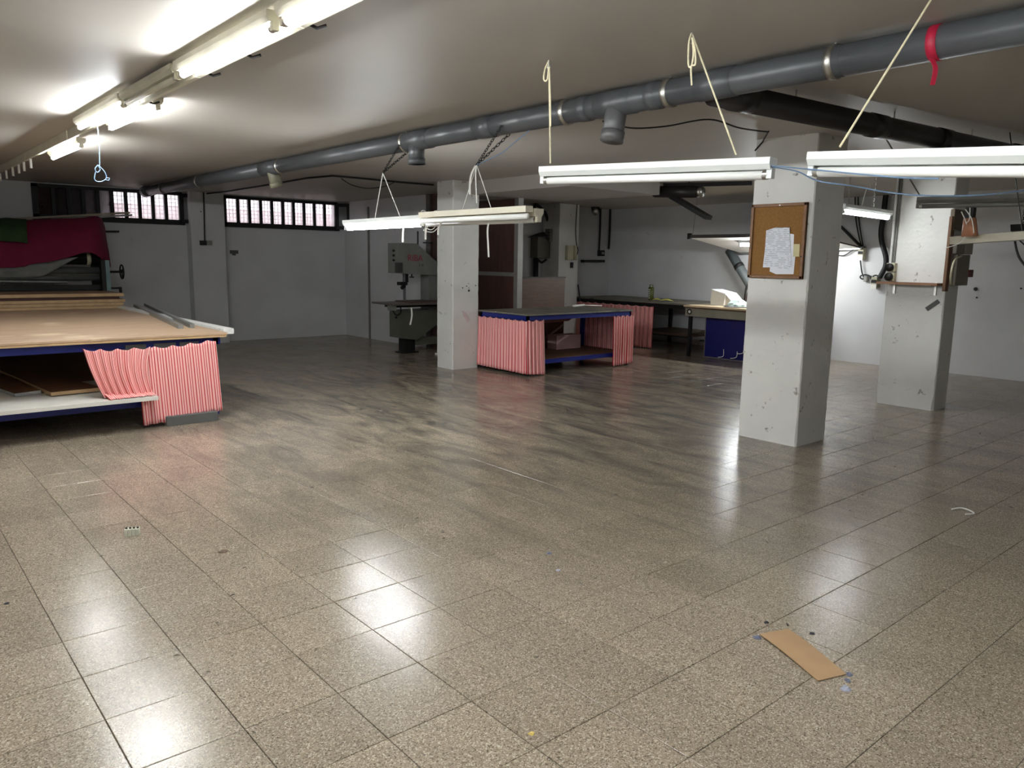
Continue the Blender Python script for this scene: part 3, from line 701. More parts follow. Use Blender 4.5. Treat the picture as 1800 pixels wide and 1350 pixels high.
# ---- the long table on the left
TZ = 2.40
t = thing('work_table', 'long blue steel work table with a plywood top, along the picture edge', 'table', U(2.5, 21, 0))
obj('table_top', ubox(-3.0, 6.35, 14.55, 30.4, TZ-.07, TZ, .004), PLY, t)
obj('top_layer', ubox(-3.0, 6.3, 14.5, 30.2, TZ-.12, TZ-.075), BOARDEDGE, t)
for x in (5.9, -2.8):
    for y in (14.75, 22.4, 30.0):
        lg = obj('leg', ubox(x, x+.2, y, y+.2, .09, TZ-.33), BLUE, t)
        bm = NB(); cyl(bm, U(x+.1, y+.1, 0), U(x+.1, y+.1, .04), .032, 16); cyl(bm, U(x+.1, y+.1, .04), U(x+.1, y+.1, .1), .010, 10); obj('levelling_foot', bm, BLACK, lg)
obj('rail', ubox(-3, 6.2, 14.72, 14.86, TZ-.33, TZ-.13), BLUE, t)
obj('rail', ubox(-3, 6.2, 30.05, 30.2, TZ-.33, TZ-.13), BLUE, t)
obj('rail', ubox(6.0, 6.14, 14.72, 30.2, TZ-.33, TZ-.13), BLUE, t)
obj('rail', ubox(-3, 6.0, 14.72, 14.86, .52, .72), BLUE, t)
obj('rail', ubox(-3, 6.0, 22.4, 22.55, .52, .72), BLUE, t)
obj('lower_shelf', ubox(-3, 5.95, 14.7, 30.1, .72, .80), BROWNBOARD, t)
for x0, x1 in ((3.75, 4.25), (4.45, 5.0), (5.1, 5.6)): obj('grey_packing', ubox(x0, x1, 14.68, 14.71, TZ-.36, TZ-.22), GREYFOAM, t)
wb = tag(obj('white_melamine_board', ubox(-2.6, 4.28, 13.95, 17.6, .80, .90, .002), WHITEBOARD), 'white melamine panel lying on the lower shelf and jutting out', 'board')
def plank(label, pts, th, m, edge, group, cat='board', name='loose_board'):
    bm = NB(); poly(bm, [Vector(p) for p in pts], Vector((0, 0, -th)))
    o = obj(name, bm, [m, edge])
    for p_ in o.data.polygons: p_.material_index = 0 if abs(p_.normal.z) > .5 else 1
    return tag(o, label, cat, group)
z = 1.02
plank('brown board with a pale edge lying on the white panel, nearer the curtain', [px(90, 690, 2, z), px(180, 681, 2, z), U(2.6, 19.6, z), U(1.6, 21.0, z)], .03, BROWNBOARD, BOARDEDGE, 'boards on the lower shelf')
z = .995
plank('brown board with grey taped end on the white panel, nearer the picture edge', [px(26, 692, 2, z), px(72, 686, 2, z), U(1.6, 20.0, z), U(.6, 20.5, z)], .028, BROWNBOARD, mat('grey_edge_tape', (150, 152, 150), .5), 'boards on the lower shelf')
ft = obj('foam_block', bbox(px(294, 750, 2, 0), px(382, 738, 2, 0)+Vector((0, .05, .085)), .004), GREYFOAM); tag(ft, 'grey foam block on the floor under the striped curtain', 'block')
# curtains of the long table
ye = 14.5
curtain('red striped curtain hanging straight at the end of the plywood table', [U(3.95, ye, TZ-.28), U(5.0, ye, TZ-.26), U(6.0, ye, TZ-.16)], [U(4.0, ye-.1, .08), U(5.0, ye-.06, .12), U(6.1, ye-.02, .24)], 9, .010, 1.06, 'striped curtains', seed=3)
curtain('red striped curtain pulled aside and bunched on the white panel', [U(2.72, ye-.06, TZ-.22), U(3.3, ye-.08, TZ-.26), U(4.28, ye-.1, TZ-.26)], [U(3.1, 14.36, .93), U(3.6, 14.26, .92), U(4.24, 14.28, .93)], 8, .028, 1.6, 'striped curtains', seed=5, sweep=-.035)
curtain('folded red striped cloth heap lying on the white panel', [U(3.1, 14.5, 1.03), U(4.2, 14.5, 1.0)], [U(3.15, 14.0, .925), U(4.24, 14.02, .925)], 6, .02, 1.5, 'striped curtains', nv=8, scallop=0, seed=8, name='striped_cloth')
# metal bars on the top
def barthing(label, a, b, wd, h, m, name, cat, group=None, hollow=False):
    bm = NB(); bar(bm, a, b, wd, h); o = obj(name, bm, m); return tag(o, label, cat, group)
zt = TZ*T
def on_top(p_, h): p_ = Vector(p_); p_.z = zt+h/2; return p_
GALV = mat('galvanised_steel', (140, 142, 140), .4, .6, var=.1)
barthing('grey steel channel lying on the plywood top, nearer the boards', on_top(px(318, 578, 2, TZ), .04), on_top(px(238, 540, 2, TZ), .04), .045, .04, GALV, 'steel_channel', 'bar', 'channels on the plywood top')
barthing('grey steel channel lying on the plywood top, nearer the white strip', on_top(px(338, 577, 2, TZ), .04), on_top(px(256, 538, 2, TZ), .04), .04, .038, GALV, 'steel_channel', 'bar', 'channels on the plywood top')
bm = NB(); bar(bm, U(6.55, 15.0, TZ-.02), U(6.5, 27.5, TZ-.02), .10, .05); tag(obj('white_edge_strip', bm, mat('white_ribbed_plastic', (216, 216, 212), .4, var=.12, scale=30)), 'white plastic strip along the end of the plywood table', 'strip')
# stacked boards
for k, (x1, y0, h, mt, lab) in enumerate(((6.5, 26.1, .10, BOARDEDGE, 'lowest pale board in the stack on the plywood table'), (6.62, 26.2, .12, BOARDEDGE, 'second board from below in the stack on the plywood table'), (6.7, 26.3, .12, BOARDEDGE, 'third board from below in the stack on the plywood table'), (6.55, 26.55, .10, mat('red_brown_board', (92, 52, 40), .5), 'dark red-brown board in the stack on the plywood table'), (6.68, 26.35, .13, BOARDEDGE, 'topmost brown faced board in the stack on the plywood table'))):
    z0 = TZ+sum((.10, .12, .12, .10, .13)[:k])
    o = obj('stacked_board', ubox(-2.8, x1, y0, 28.6, z0, z0+h-.006, .002), [mat('brown_board_face', (150, 120, 92), .55), mt])
    for p_ in o.data.polygons: p_.material_index = 0 if p_.normal.z > .5 else 1
    tag(o, lab, 'board', 'boards stacked on the plywood table')
# ---- the roller machine under its pink cover
t = thing('roller_machine', 'wide roller machine with a hand wheel behind the stacked boards', 'machine', U(2, 30.9, 0))
ymid = 30.9
bm = NB(); poly(bm, [U(6.75, 29.9, 0), U(6.75, 31.9, 0), U(6.75, 31.9, 4.3), U(6.75, 31.2, 4.9), U(6.75, 30.4, 4.9), U(6.75, 30.0, 4.2)], Vector((.05, 0, 0))); obj('end_frame', bm, DARKSTEEL, t)
bm = NB(); poly(bm, [U(-3.0, 30.5, 0), U(-3.0, 31.9, 0), U(-3.0, 31.9, 4.3), U(-3.0, 30.5, 4.3)], Vector((.05, 0, 0))); obj('end_frame', bm, DARKSTEEL, t)
obj('side_post', ubox(6.92, 7.08, 30.0, 30.25, 2.3, 4.2), MACHINETURQ, t)
for y, z, r, m in ((30.55, 4.25, .085, DARKSTEEL), (30.45, 3.75, .05, GALV), (30.5, 3.45, .045, GALV), (31.4, 4.6, .09, DARKSTEEL)):
    bm = NB(); cyl(bm, U(-2.9, y, z), U(6.75, y, z), r, 20); obj('roller', bm, m, t, True)
bm = NB(); cyl(bm, U(6.3, 30.55, 4.25), U(6.45, 30.55, 4.25), .092, 20); obj('roller_collar', bm, BEIGEPL, t, True)
obj('bed', ubox(-2.9, 6.75, 30.6, 31.8, 2.75, 3.0), mat('machine_bed', (86, 84, 74), .5), t)
obj('cross_beam', ubox(-2.9, 6.75, 30.3, 30.5, 2.95, 3.15), DARKSTEEL, t)
obj('cross_beam', ubox(-2.9, 6.75, 30.45, 30.6, 3.5, 3.62), mat('olive_beam', (110, 104, 84), .5), t)
bm = NB(); c = U(7.65, 30.4, 3.7); ring(bm, c, .10, .011, (1, 0, 0), 20, 6)
for k in range(3):
    q = 2*math.pi*k/3+.4; bar(bm, c, c+Vector((0, math.cos(q), math.sin(q)))*.1, .016, .014, Vector((1, 0, 0)))
hw = obj('hand_wheel', bm, BLACK, t)
bm = NB(); cyl(bm, U(6.8, 30.4, 3.7), U(7.72, 30.4, 3.7), .016, 12); obj('shaft', bm, DARKSTEEL, hw)
bm = NB(); cyl(bm, U(7.0, 30.2, 3.0), U(7.55, 30.2, 3.0), .014, 10); cyl(bm, U(7.5, 30.2, 3.05), U(7.5, 30.2, 2.75), .02, 10); obj('crank', bm, BLACK, t)
bm = NB(); bmesh.ops.create_uvsphere(bm, u_segments=14, v_segments=10, radius=.075); bmesh.ops.translate(bm, verts=bm.verts, vec=U(6.45, 30.2, 4.75)); obj('motor_knob', bm, BLACK, t, True)
# covers draped on the machine
def drape(name, label, rows_, m, cat='cloth', group='covers on the roller machine', wob=.018, seed=1, sub=5):
    rnd = random.Random(seed); rows2 = []
    cols = [curve(list(c_), sub) for c_ in zip(*rows_)]
    rowsT = list(zip(*cols)); out = [curve(list(r_), sub) for r_ in rowsT]
    ph = rnd.uniform(0, 6)
    for j, r_ in enumerate(out):
        for i, p_ in enumerate(r_):
            p_ += Vector((0, 1, .3))*wob*(math.sin(i*.9+ph+j*.25)+.6*math.sin(i*.37+j*.6))*.6
    bm = NB(); grid(bm, out); o = obj(name, bm, m, smooth=True); solid(o, .006); return tag(o, label, cat, group)
def R_(pts, y): return [px(x, yy, 1, y) for x, yy in pts]
drape('pink_cover', 'dark magenta cloth cover draped over the roller machine', [
    [U(-2.9, 32.6, 5.55)]+R_(((0, 396), (70, 392), (130, 388), (172, 383)), 31.6)+R_(((180, 390),), 32.3),
    [U(-2.9, 31.2, 5.75)]+R_(((0, 388), (70, 386), (130, 385), (172, 382)), 30.8)+R_(((184, 400),), 31.5),
    [U(-2.9, 30.0, 5.2)]+R_(((0, 415), (70, 412), (130, 408), (170, 404)), 30.05)+R_(((188, 425),), 30.9),
    [U(-2.9, 29.7, 4.5)]+R_(((0, 445), (70, 440), (125, 434), (164, 428)), 29.8)+R_(((192, 448),), 30.5),
    [U(-2.9, 29.6, 3.8)]+R_(((0, 471), (60, 464), (115, 454), (160, 444)), 29.7)+R_(((195, 470),), 30.2)], PINK)
drape('green_cloth', 'dark green cloth thrown over the magenta cover', [
    R_(((-60, 389), (0, 384), (25, 384), (47, 386)), 30.7), R_(((-60, 402), (0, 400), (25, 402), (47, 404)), 29.9), R_(((-60, 425), (0, 424), (25, 425), (48, 427)), 29.72)], GREENCLOTH, seed=4, wob=.02)
drape('felt_sheet', 'grey felt sheet hanging out from under the magenta cover', [
    R_(((-60, 470), (0, 468), (60, 462), (110, 455), (138, 452)), 29.85), R_(((-60, 480), (0, 478), (50, 470), (90, 462), (118, 462)), 29.9), R_(((-60, 489), (0, 488), (30, 488), (60, 487), (80, 484)), 30.0)], GREYCLOTH, seed=6, wob=.008)
bm = NB(); cyl(bm, U(-2, 30.0, 3.42), px(118, 496, 1, 29.5), .016, 10)
tag(obj('steel_tube', bm, GALV), 'bare steel tube lying across the roller machine', 'tube')
bm = NB(); bar(bm, px(20, 385, 1, 32.9), px(228, 374, 1, 32.9), .04, .03); tag(obj('pale_batten', bm, mat('pale_batten_wood', (164, 152, 132), .6)), 'long pale batten lying across the top behind the magenta cover', 'batten')
bm = NB(); bar(bm, px(90, 386, 1, 33.1), px(232, 378, 1, 33.1), .04, .03); tag(obj('pale_batten', bm, mat('grey_batten', (150, 150, 146), .5)), 'second shorter grey batten below the long pale one by the window', 'batten')
bm = NB()
for x in (20, 150):
    q = px(x, 383, 1, 33.0); tube(bm, [q, Vector((q.x, 33.0*T, 4.6*T)), U(3 if x < 90 else 6.4, 31.9, 4.3)], .012)
    o = obj('prop_rod', bm, DARKSTEEL); tag(o, 'dark rod propping the battens, nearer the '+('picture edge' if x < 90 else 'hand wheel'), 'rod'); bm = NB()
bm.free()

# ---- the curtained table in the middle
t = thing('work_table', 'blue steel table with a grey top and striped curtains beside the middle pillar', 'table', U(21.4, 17, 0))
TX0, TX1, TY0, TY1, TT = 18.4, 24.45, 15.6, 18.55, 2.42
obj('table_top', ubox(TX0-.1, TX1+.05, TY0-.1, TY1+.1, TT-.06, TT, .003), GREYBOARD, t)
for x in (TX0, TX1-.16):
    for y in (TY0, TY1-.16):
        lg = obj('leg', ubox(x, x+.16, y, y+.16, .08, TT-.25), BLUE, t)
        bm = NB(); cyl(bm, U(x+.08, y+.08, 0), U(x+.08, y+.08, .09), .022, 14); obj('levelling_foot', bm, BLACK, lg)
for a_, b_ in (((TX0, TY0), (TX1, TY0+.1)), ((TX0, TY1-.1), (TX1, TY1)), ((TX0, TY0), (TX0+.1, TY1)), ((TX1-.1, TY0), (TX1, TY1))):
    obj('rail', ubox(a_[0], b_[0], a_[1], b_[1], TT-.25, TT-.06), BLUE, t)
    obj('rail', ubox(a_[0], b_[0], a_[1], b_[1], .42, .58), BLUE, t)
obj('lower_shelf', ubox(TX0+.1, TX1-.1, TY0+.1, TY1-.1, .52, .60), BROWNBOARD, t)
tz = TT-.22
curtain('red striped curtain covering the end of the middle table beside the pillar', [U(TX0-.12, TY1, tz), U(TX0-.12, TY0-.12, tz), U(TX0+.75, TY0-.12, tz)], [U(TX0-.18, TY1, .14), U(TX0-.16, TY0-.16, .10), U(TX0+.8, TY0-.22, .02)], 20, .016, 1.15, 'striped curtains', seed=11)
curtain('gathered red striped curtain at the front corner of the middle table', [U(TX1-1.25, TY0-.12, tz), U(TX1+.06, TY0-.12, tz)], [U(TX1-1.3, TY0-.2, .06), U(TX1+.05, TY0-.14, .10)], 9, .024, 1.5, 'striped curtains', seed=12)
curtain('red striped curtain on the far end of the middle table, seen from inside', [U(TX1+.1, TY0+.05, tz), U(TX1+.1, TY1, tz)], [U(TX1+.14, TY0+.05, .14), U(TX1+.14, TY1, .2)], 10, .016, 1.15, 'striped curtains', seed=13)
tag(obj('pink_box', ubox(22.0, 23.5, 17.7, 18.3, .60, 1.22, .004), mat('pale_pink_card', (186, 150, 146), .8)), 'pale pinkish box standing on the shelf of the middle table', 'box')
bm = NB(); poly(bm, [U(20.9, 18.0, 2.1), U(23.6, 18.0, 2.1), U(23.3, 18.3, 1.78), U(20.9, 18.3, 1.72)], Vector((0, .02, 0)))
tag(obj('pink_sheet', bm, mat('pale_pink_sheet', (176, 128, 122), .8)), 'pale pink sheet tucked under the top of the middle table', 'sheet')
t2 = thing('metal_clamp', 'small pale metal clamp lying at the back of the middle table top', 'clamp', px(1020, 538, 2, TT))
q = px(1020, 531, 2, TT)
bm = NB(); bar(bm, px(1008, 539, 2, TT)+up*.012, px(1026, 537, 2, TT)+up*.012, .03, .024); obj('jaw', bm, CORD, t2)
bm = NB(); bar(bm, px(1026, 537, 2, TT)+up*.007, px(1058, 538, 2, TT)+up*.007, .012, .012); obj('rod', bm, STEEL, t2)

# ---- band saw
t = thing('band_saw', 'grey band saw with red lettering standing against the white partition', 'machine', U(19.2, 24.6, 0))
ys, dp = 24.15, Vector((0, .95*T, 0))
bm = NB(); poly(bm, [U(x, ys, z) for x, z in ((17.95, 3.78), (17.95, 5.17), (18.95, 5.17), (20.25, 4.2), (20.25, 3.68))], dp); hd = obj('wheel_housing', bm, MACHINE, t)
bm = NB(); poly(bm, [U(x, ys, z) for x, z in ((18.0, .76), (18.0, 2.06), (20.25, 2.06), (20.25, 1.42), (18.95, .62))], dp); obj('lower_housing', bm, MACHINEGREEN, t)
bm = NB(); box(bm, U(19.75, ys+.2, 1.4), U(20.25, ys+.9, 3.9)); obj('frame_neck', bm, MACHINE, t)
bm = NB(); box(bm, U(18.35, ys+.2, .06), U(18.95, ys+.7, .8)); obj('pedestal', bm, DARKSTEEL, t)
bm = NB(); box(bm, U(18.2, ys+.1, 0), U(19.1, ys+.8, .06)); obj('base_plate', bm, DARKSTEEL, t)
bm = NB(); box(bm, U(18.9, ys+.2, .35), U(20.25, ys+.5, .72)); obj('base_beam', bm, MACHINEGREEN, t)
bm = NB(); box(bm, U(17.1, 23.2, 2.36), U(20.2, 25.2, 2.44)); tb2 = obj('saw_table', bm, mat('worn_steel_table', (112, 104, 98), .4, .4, var=.15), t)
bm = NB(); box(bm, U(18.2, 23.5, 2.44), U(20.1, 24.9, 2.50)); obj('table_board', bm, mat('brown_table_board', (92, 72, 62), .6), tb2)
bm = NB(); box(bm, U(17.5, 23.9, 2.22), U(20.0, 24.7, 2.36)); obj('table_support', bm, DARKSTEEL, t)
bm = NB(); box(bm, U(17.1, 23.5, 2.12), U(17.4, 23.8, 2.34)); sw = obj('switch_box', bm, mat('grey_switch', (120, 120, 118), .5), t)
bm = NB(); tube(bm, curve([U(17.25, 23.6, 2.12), U(17.45, 23.6, 1.9), U(17.75, 23.7, 2.0), U(17.8, 23.8, 2.3)], 6), .010); obj('flex', bm, BLACK, sw)
bm = NB(); bar(bm, U(18.5, ys+.4, 2.45), U(18.5, ys+.4, 3.78), .018, .05, Vector((0, 1, 0))); obj('guide_post', bm, GALV, t)
bm = NB(); box(bm, U(18.5, ys+.3, 3.35), U(18.66, ys+.55, 3.78)); obj('guide_bracket', bm, DARKSTEEL, t)
bm = NB(); box(bm, U(18.15, ys+.2, 3.22), U(18.55, ys+.5, 3.38)); cyl(bm, U(18.3, ys+.1, 3.2), U(18.3, ys+.3, 3.1), .03, 12); obj('blade_guide', bm, BLACK, t)
bm = NB(); cyl(bm, U(18.85, ys+.3, 3.62), U(18.85, ys+.3, 3.78), .012, 10); cyl(bm, U(18.85, ys+.3, 3.57), U(18.85, ys+.3, 3.63), .035, 14); obj('knob', bm, BLACK, t)
bm = NB(); box(bm, U(17.86, ys-.05, 3.82), U(18.12, ys+.2, 4.28)); cb = obj('control_box', bm, mat('dark_switch', (60, 60, 58), .5), t)
for z in (4.38, 4.6, 4.82): bm = NB(); cyl(bm, U(17.88, ys+.4, z), U(18.0, ys+.4, z), .018, 10); obj('hinge_knob', bm, BLACK, t)
bm = NB(); cyl(bm, U(17.92, ys+.3, 1.72), U(18.02, ys+.3, 1.72), .016, 10); obj('hinge_knob', bm, BLACK, t)
bm = NB(); cyl(bm, U(19.2, ys+.3, 5.0), U(19.2, ys+.3, 5.75), .012, 8); obj('tension_rod', bm, DARKSTEEL, t)
bm = NB(); cyl(bm, U(19.85, ys+.4, 5.2), U(19.85, ys+.4, 5.26), .085, 18); obj('hand_wheel', bm, DARKSTEEL, t)
def text(parent, s, loc, size, m, rot, ext=.001):
    cu = bpy.data.curves.new('lettering', 'FONT'); cu.body = s; cu.size = size; cu.extrude = ext; cu.materials.append(m)
    o = bpy.data.objects.new('lettering', cu); C.objects.link(o); o.parent = parent
    bpy.context.view_layer.update()
    me = bpy.data.meshes.new_from_object(o.evaluated_get(bpy.context.evaluated_depsgraph_get())); bpy.data.objects.remove(o)
    o = bpy.data.objects.new('lettering', me); C.objects.link(o); o.parent = parent
    o.location = Vector(loc)-WL[parent.name]; o.rotation_euler = rot; return o
text(hd, 'RIBA', U(18.42, ys-.012, 4.36), .135, mat('red_letter_paint', (150, 52, 56), .5), (math.pi/2, 0, 0))
text(hd, 'S 10', U(19.05, ys-.012, 4.12), .05, mat('dark_letter_paint', (40, 40, 38), .5), (math.pi/2, 0, 0))
o = NB(); grid(o, [[p_-_R*.012, p_+_R*.012] for p_ in curve([px(723, 541, 1, 23.15), px(724, 555, 1, 23.15), px(721, 571, 1, 23.15)], 4)])
o = obj('white_strap', o, CORD); solid(o, .003); tag(o, 'white strap dangling from the band saw table', 'strap')
tag(obj('floor_sill', ubox(19.3, 20.35, 22.6, 23.2, 0, .08, .004), WHITEBOARD), 'short white offcut on the floor behind the middle pillar', 'offcut')

# ================================================================ back corner: side table, hood table, hood
t = thing('side_table', 'dark grey topped side table against the far wall', 'table', U(32, 20.5, 0))
obj('table_top', ubox(30.2, 33.85, 16.6, 25.2, 2.36, 2.44, .003), GREYBOARD, t)
for x in (30.3, 33.6):
    for y in (16.75, 20.6, 25.0): obj('leg', ubox(x, x+.15, y, y+.15, 0, 2.36), DARKSTEEL, t)
obj('rail', ubox(30.28, 30.4, 16.7, 25.1, 2.16, 2.36), DARKSTEEL, t)
obj('lower_shelf', ubox(30.4, 33.6, 16.7, 20.5, .80, .88), mat('dark_brown_shelf', (92, 74, 60), .6), t)
obj('shelf_rail', ubox(30.3, 30.42, 16.7, 20.6, .74, .80), DARKSTEEL, t)
curtain('red striped curtain on the side table against the far wall', [U(30.12, 24.9, 2.22), U(30.12, 19.0, 2.22)], [U(30.08, 24.9, .08), U(30.06, 18.95, .03)], 20, .02, 1.25, 'striped curtains', seed=21)
tag(obj('rag_bundle', (lambda b_: (bmesh.ops.create_icosphere(b_, subdivisions=2, radius=.09), bmesh.ops.scale(b_, vec=(1.3, 1, .5), verts=b_.verts), [setattr(v, 'co', v.co*random.uniform(.8, 1.15)+U(31.2, 17.1, .88)+Vector((0, 0, .045))) for v in b_.verts], b_)[-1])(NB()), mat('pale_rag', (150, 140, 126), .9)), 'pale crumpled rag on the lower shelf of the side table', 'rag')
# spray can and scraps on it
t = thing('spray_can', 'slim green and yellow can with white lettering standing on the side table', 'can', U(31.5, 20.35, 2.44))
c = U(31.5, 20.35, 2.44)
bm = NB(); cyl(bm, c, c+up*.23, .05, 18); bd = obj('can_body', bm, mat('olive_green_can', (86, 94, 42), .4), t, True)
bm = NB(); cyl(bm, c+up*.23, c+up*.275, .036, 16); obj('cap', bm, mat('grey_green_cap', (110, 116, 90), .4), t, True)
bm = NB()
for k in range(5): box(bm, c+Vector((-.052, -.018, .03+k*.036)), c+Vector((-.044, .018, .05+k*.036))); obj('printed_mark', bm, mat('pale_print', (206, 206, 190), .6), bd); bm = NB()
bm.free()
def leaf(label, c, L, wd, h, rot, m):
    bm = NB(); rows_ = []
    for j in range(7):
        v = j/6; w_ = math.sin(math.pi*(v*.9+.05))*wd/2
        rows_.append([Vector(c)+Matrix.Rotation(rot, 3, 'Z') @ Vector(((v-.5)*L, s_*w_, h*math.sin(math.pi*v)*(1-abs(s_)*.5)+.004)) for s_ in (-1, 0, 1)])
    grid(bm, rows_); o = obj('yellow_scrap', bm, m, smooth=True); solid(o, .003); return tag(o, label, 'scrap', 'scraps on the side table')
YEL = mat('yellow_green_cloth', (196, 190, 96), .8)
leaf('small yellow-green cloth scrap right beside the spray can', U(31.2, 19.7, 2.44), .17, .09, .05, -.8, YEL)
leaf('larger yellow-green cloth scrap lying towards the hood table', U(31.2, 19.05, 2.44), .24, .11, .05, -.9, YEL)
# the hood table
t = thing('hood_table', 'wood topped table with grey apron and dark blue front under the hood', 'table', U(31, 14, 0))
obj('table_top', ubox(28.85, 33.6, 11.7, 16.15, 2.40, 2.48, .003), mat('pale_plywood', (206, 184, 150), .55, var=.08), t)
obj('top_edge', ubox(28.9, 33.6, 11.75, 16.1, 2.33, 2.395), mat('dark_edge', (88, 66, 42), .6), t)
ap = obj('apron', ubox(28.95, 29.1, 11.8, 16.1, 1.96, 2.33), mat('grey_apron', (132, 128, 112), .6), t)
c = U(28.94, 15.85, 2.17)
bm = NB(); ring(bm, c, .036, .009, (1, 0, 0), 20, 6); obj('emblem_ring', bm, BLACK, ap)
bm = NB(); cyl(bm, c+Vector((.004, 0, 0)), c-Vector((.004, 0, 0)), .022, 16); obj('emblem_disc', bm, CORD, ap)
obj('front_panel', ubox(29.7, 29.78, 11.9, 15.4, .02, 1.96), BLUEPANEL, t)
obj('panel_edge', ubox(29.68, 29.8, 15.4, 15.44, .02, 1.96), ALU, t)
obj('panel_edge', ubox(29.68, 29.72, 11.9, 15.4, 0, .03), ALU, t)
for x in (29.2, 33.3):
    for y in (11.9, 15.95): obj('leg', ubox(x, x+.13, y, y+.13, 0, 2.33), DARKSTEEL, t)
obj('lower_shelf', ubox(29.9, 33.3, 11.95, 15.9, .7, .76), DARKSTEEL, t)
for k, (a_, b_) in enumerate((((1262, 628), (1272, 614)), ((1284, 630), (1296, 618)), ((1296, 622), (1308, 606)))):
    bm = NB(); m_ = px((a_[0]+b_[0])/2+4, max(a_[1], b_[1])-2, 0, 29.5)
    p0 = px(*a_, 0, 29.4); p1 = px(*b_, 0, 29.55); p0.z = max(p0.z, .006)
    m_.z = max(m_.z, .012)
    tube(bm, curve([p0, m_, p1], 6), .006); obj_ = obj('cable_end', bm, CORD)
    tag(obj_, ('pale cable end curling at the foot of the blue panel, first from the side table', 'pale cable end curling at the foot of the blue panel, second from the side table', 'pale cable end at the foot of the blue panel, next to the notice board pillar')[k], 'cable', 'cable ends by the blue panel')
# things on it
t = thing('white_carton', 'white carton with a sloping lid standing on the hood table', 'box', U(31, 14.7, 2.48))
q = [px(1270, 501, 0, 30.4), px(1285, 498, 0, 30.4)]
yA, yB = 15.45, 14.7; xA, xB = 30.0, 31.0; zb = 2.48
bm = NB(); poly(bm, [U(xA, yA, zb), U(xA, yB, zb), U(xA+.1, yB, zb+.55), U(xA+.05, yA, zb+.75)], Vector((.3, 0, 0))); obj('body', bm, WHITEBOARD, t)
bm = NB(); poly(bm, [U(xA+.04, yA+.02, zb+.76), U(xA+.1, yB, zb+.56), U(xA+.2, yB-.3, zb+.2), U(xA+.22, yB-.32, zb+.24), U(xA+.12, yB, zb+.6)], Vector((.3, 0, 0))); obj('flap', bm, PAPER, t)
t = thing('wrapped_plate', 'round plate covered in crumpled clear wrap on the hood table', 'plate', U(30.0, 13.4, 2.48))
bm = NB(); cyl(bm, U(29.7, 13.7, 2.48), U(29.7, 13.7, 2.53), .18, 28, .22); obj('plate', bm, PAPER, t, True)
bm = NB(); bmesh.ops.create_icosphere(bm, subdivisions=3, radius=.17); bmesh.ops.scale(bm, vec=(1, 1, .6), verts=bm.verts)
for v in bm.verts: v.co = v.co*random.uniform(.86, 1.08); v.co.z = max(v.co.z, 0); v.co += U(29.7, 13.7, 2.53)
obj('wrap', bm, mat('clear_wrap', (206, 222, 214), .15, var=.2, scale=14), t)
t = thing('tool_bundle', 'tangle of black cables and clamps heaped on the hood table', 'cables', U(30.6, 13.6, 2.48))
for k in range(7):
    rnd = random.Random(40+k); p0 = U(31.55+rnd.uniform(-.25, .25), 14.7-k*.14, 2.51)
    bm = NB(); tube(bm, curve([p0, p0+Vector((rnd.uniform(-.1, .1), rnd.uniform(-.1, .1), rnd.uniform(.15, .32))), p0+Vector((rnd.uniform(-.2, .2), -.12, rnd.uniform(.2, .3))), p0+Vector((rnd.uniform(-.1, .1), -.24, rnd.uniform(.02, .2)))], 6), rnd.uniform(.008, .02)); obj('cable', bm, BLACK if k % 3 else mat('rose_cable', (150, 110, 112), .5), t)
# the hood: a tilted white reflector hung over the table
t = thing('light_hood', 'tilted white sheet hood hung over the wood topped table', 'hood', U(31.3, 13.2, 5.3))
h0, h1 = px(1212, 418, 0, 29.2), px(1300, 444, 0, 33.5)
h2 = px(1512, 436, 0, 33.5); h3 = Vector((h0.x, h2.y, h0.z))
nrm = (h1-h0).cross(h3-h0).normalized()
if nrm.z < 0: nrm = -nrm
bm = NB(); poly(bm, [h0, h1, h2, h3], nrm*.02); hp = obj('reflector_sheet', bm, [mat('white_sheet', (232, 232, 230), .5, var=.02), mat('dark_sheet', (66, 62, 58), .6)], t)
for p_ in hp.data.polygons: p_.material_index = 0 if p_.normal.z < -.5 else 1
bm = NB(); bar(bm, h0+up*.02, h3+up*.02, .03, .05); obj('front_lip', bm, mat('dark_sheet', (66, 62, 58)), t)
bm = NB(); bar(bm, h1, h2, .02, .045); obj('back_lip', bm, GALV, t)
a, b = px(1301, 431, 0, 30.6), px(1301, 431, 0, 30.6)-Vector((0, 3.6*T, 0))
bm = NB(); cyl(bm, a, b, .019, 14); tb3 = obj('tube', bm, emis('lit_hood_tube', (.93, .97, 1.0), TUBE*1.3), t, True)
bm = NB(); prism(bm, a, b, [(-.06, .03), (.06, .03), (.05, .07), (-.05, .07)]); obj('housing', bm, WHITEMETAL, t)
for e in (a, b): bm = NB(); box(bm, e-Vector((.02, .015, .02)), e+Vector((.02, .015, .05))); obj('lamp_holder', bm, WHITEMETAL, t)
for e in (h0+Vector((.03, -.03, 0)), h3+Vector((.03, .05, 0))):
    bm = NB(); cyl(bm, e, Vector((e.x-.05, e.y-.1, H*T)), .005, 6); obj('wire_hanger', bm, GALV, t)
for e in (h1, h2):
    bm = NB(); bar(bm, e, Vector((X1*T, e.y, e.z+.02)), .03, .03); obj('wall_bracket', bm, GALV, t)
bm = NB(); box(bm, h0+Vector((-.02, -.02, -.02)), h0+Vector((.03, .03, .07))); obj('hook_block', bm, BLACK, t)
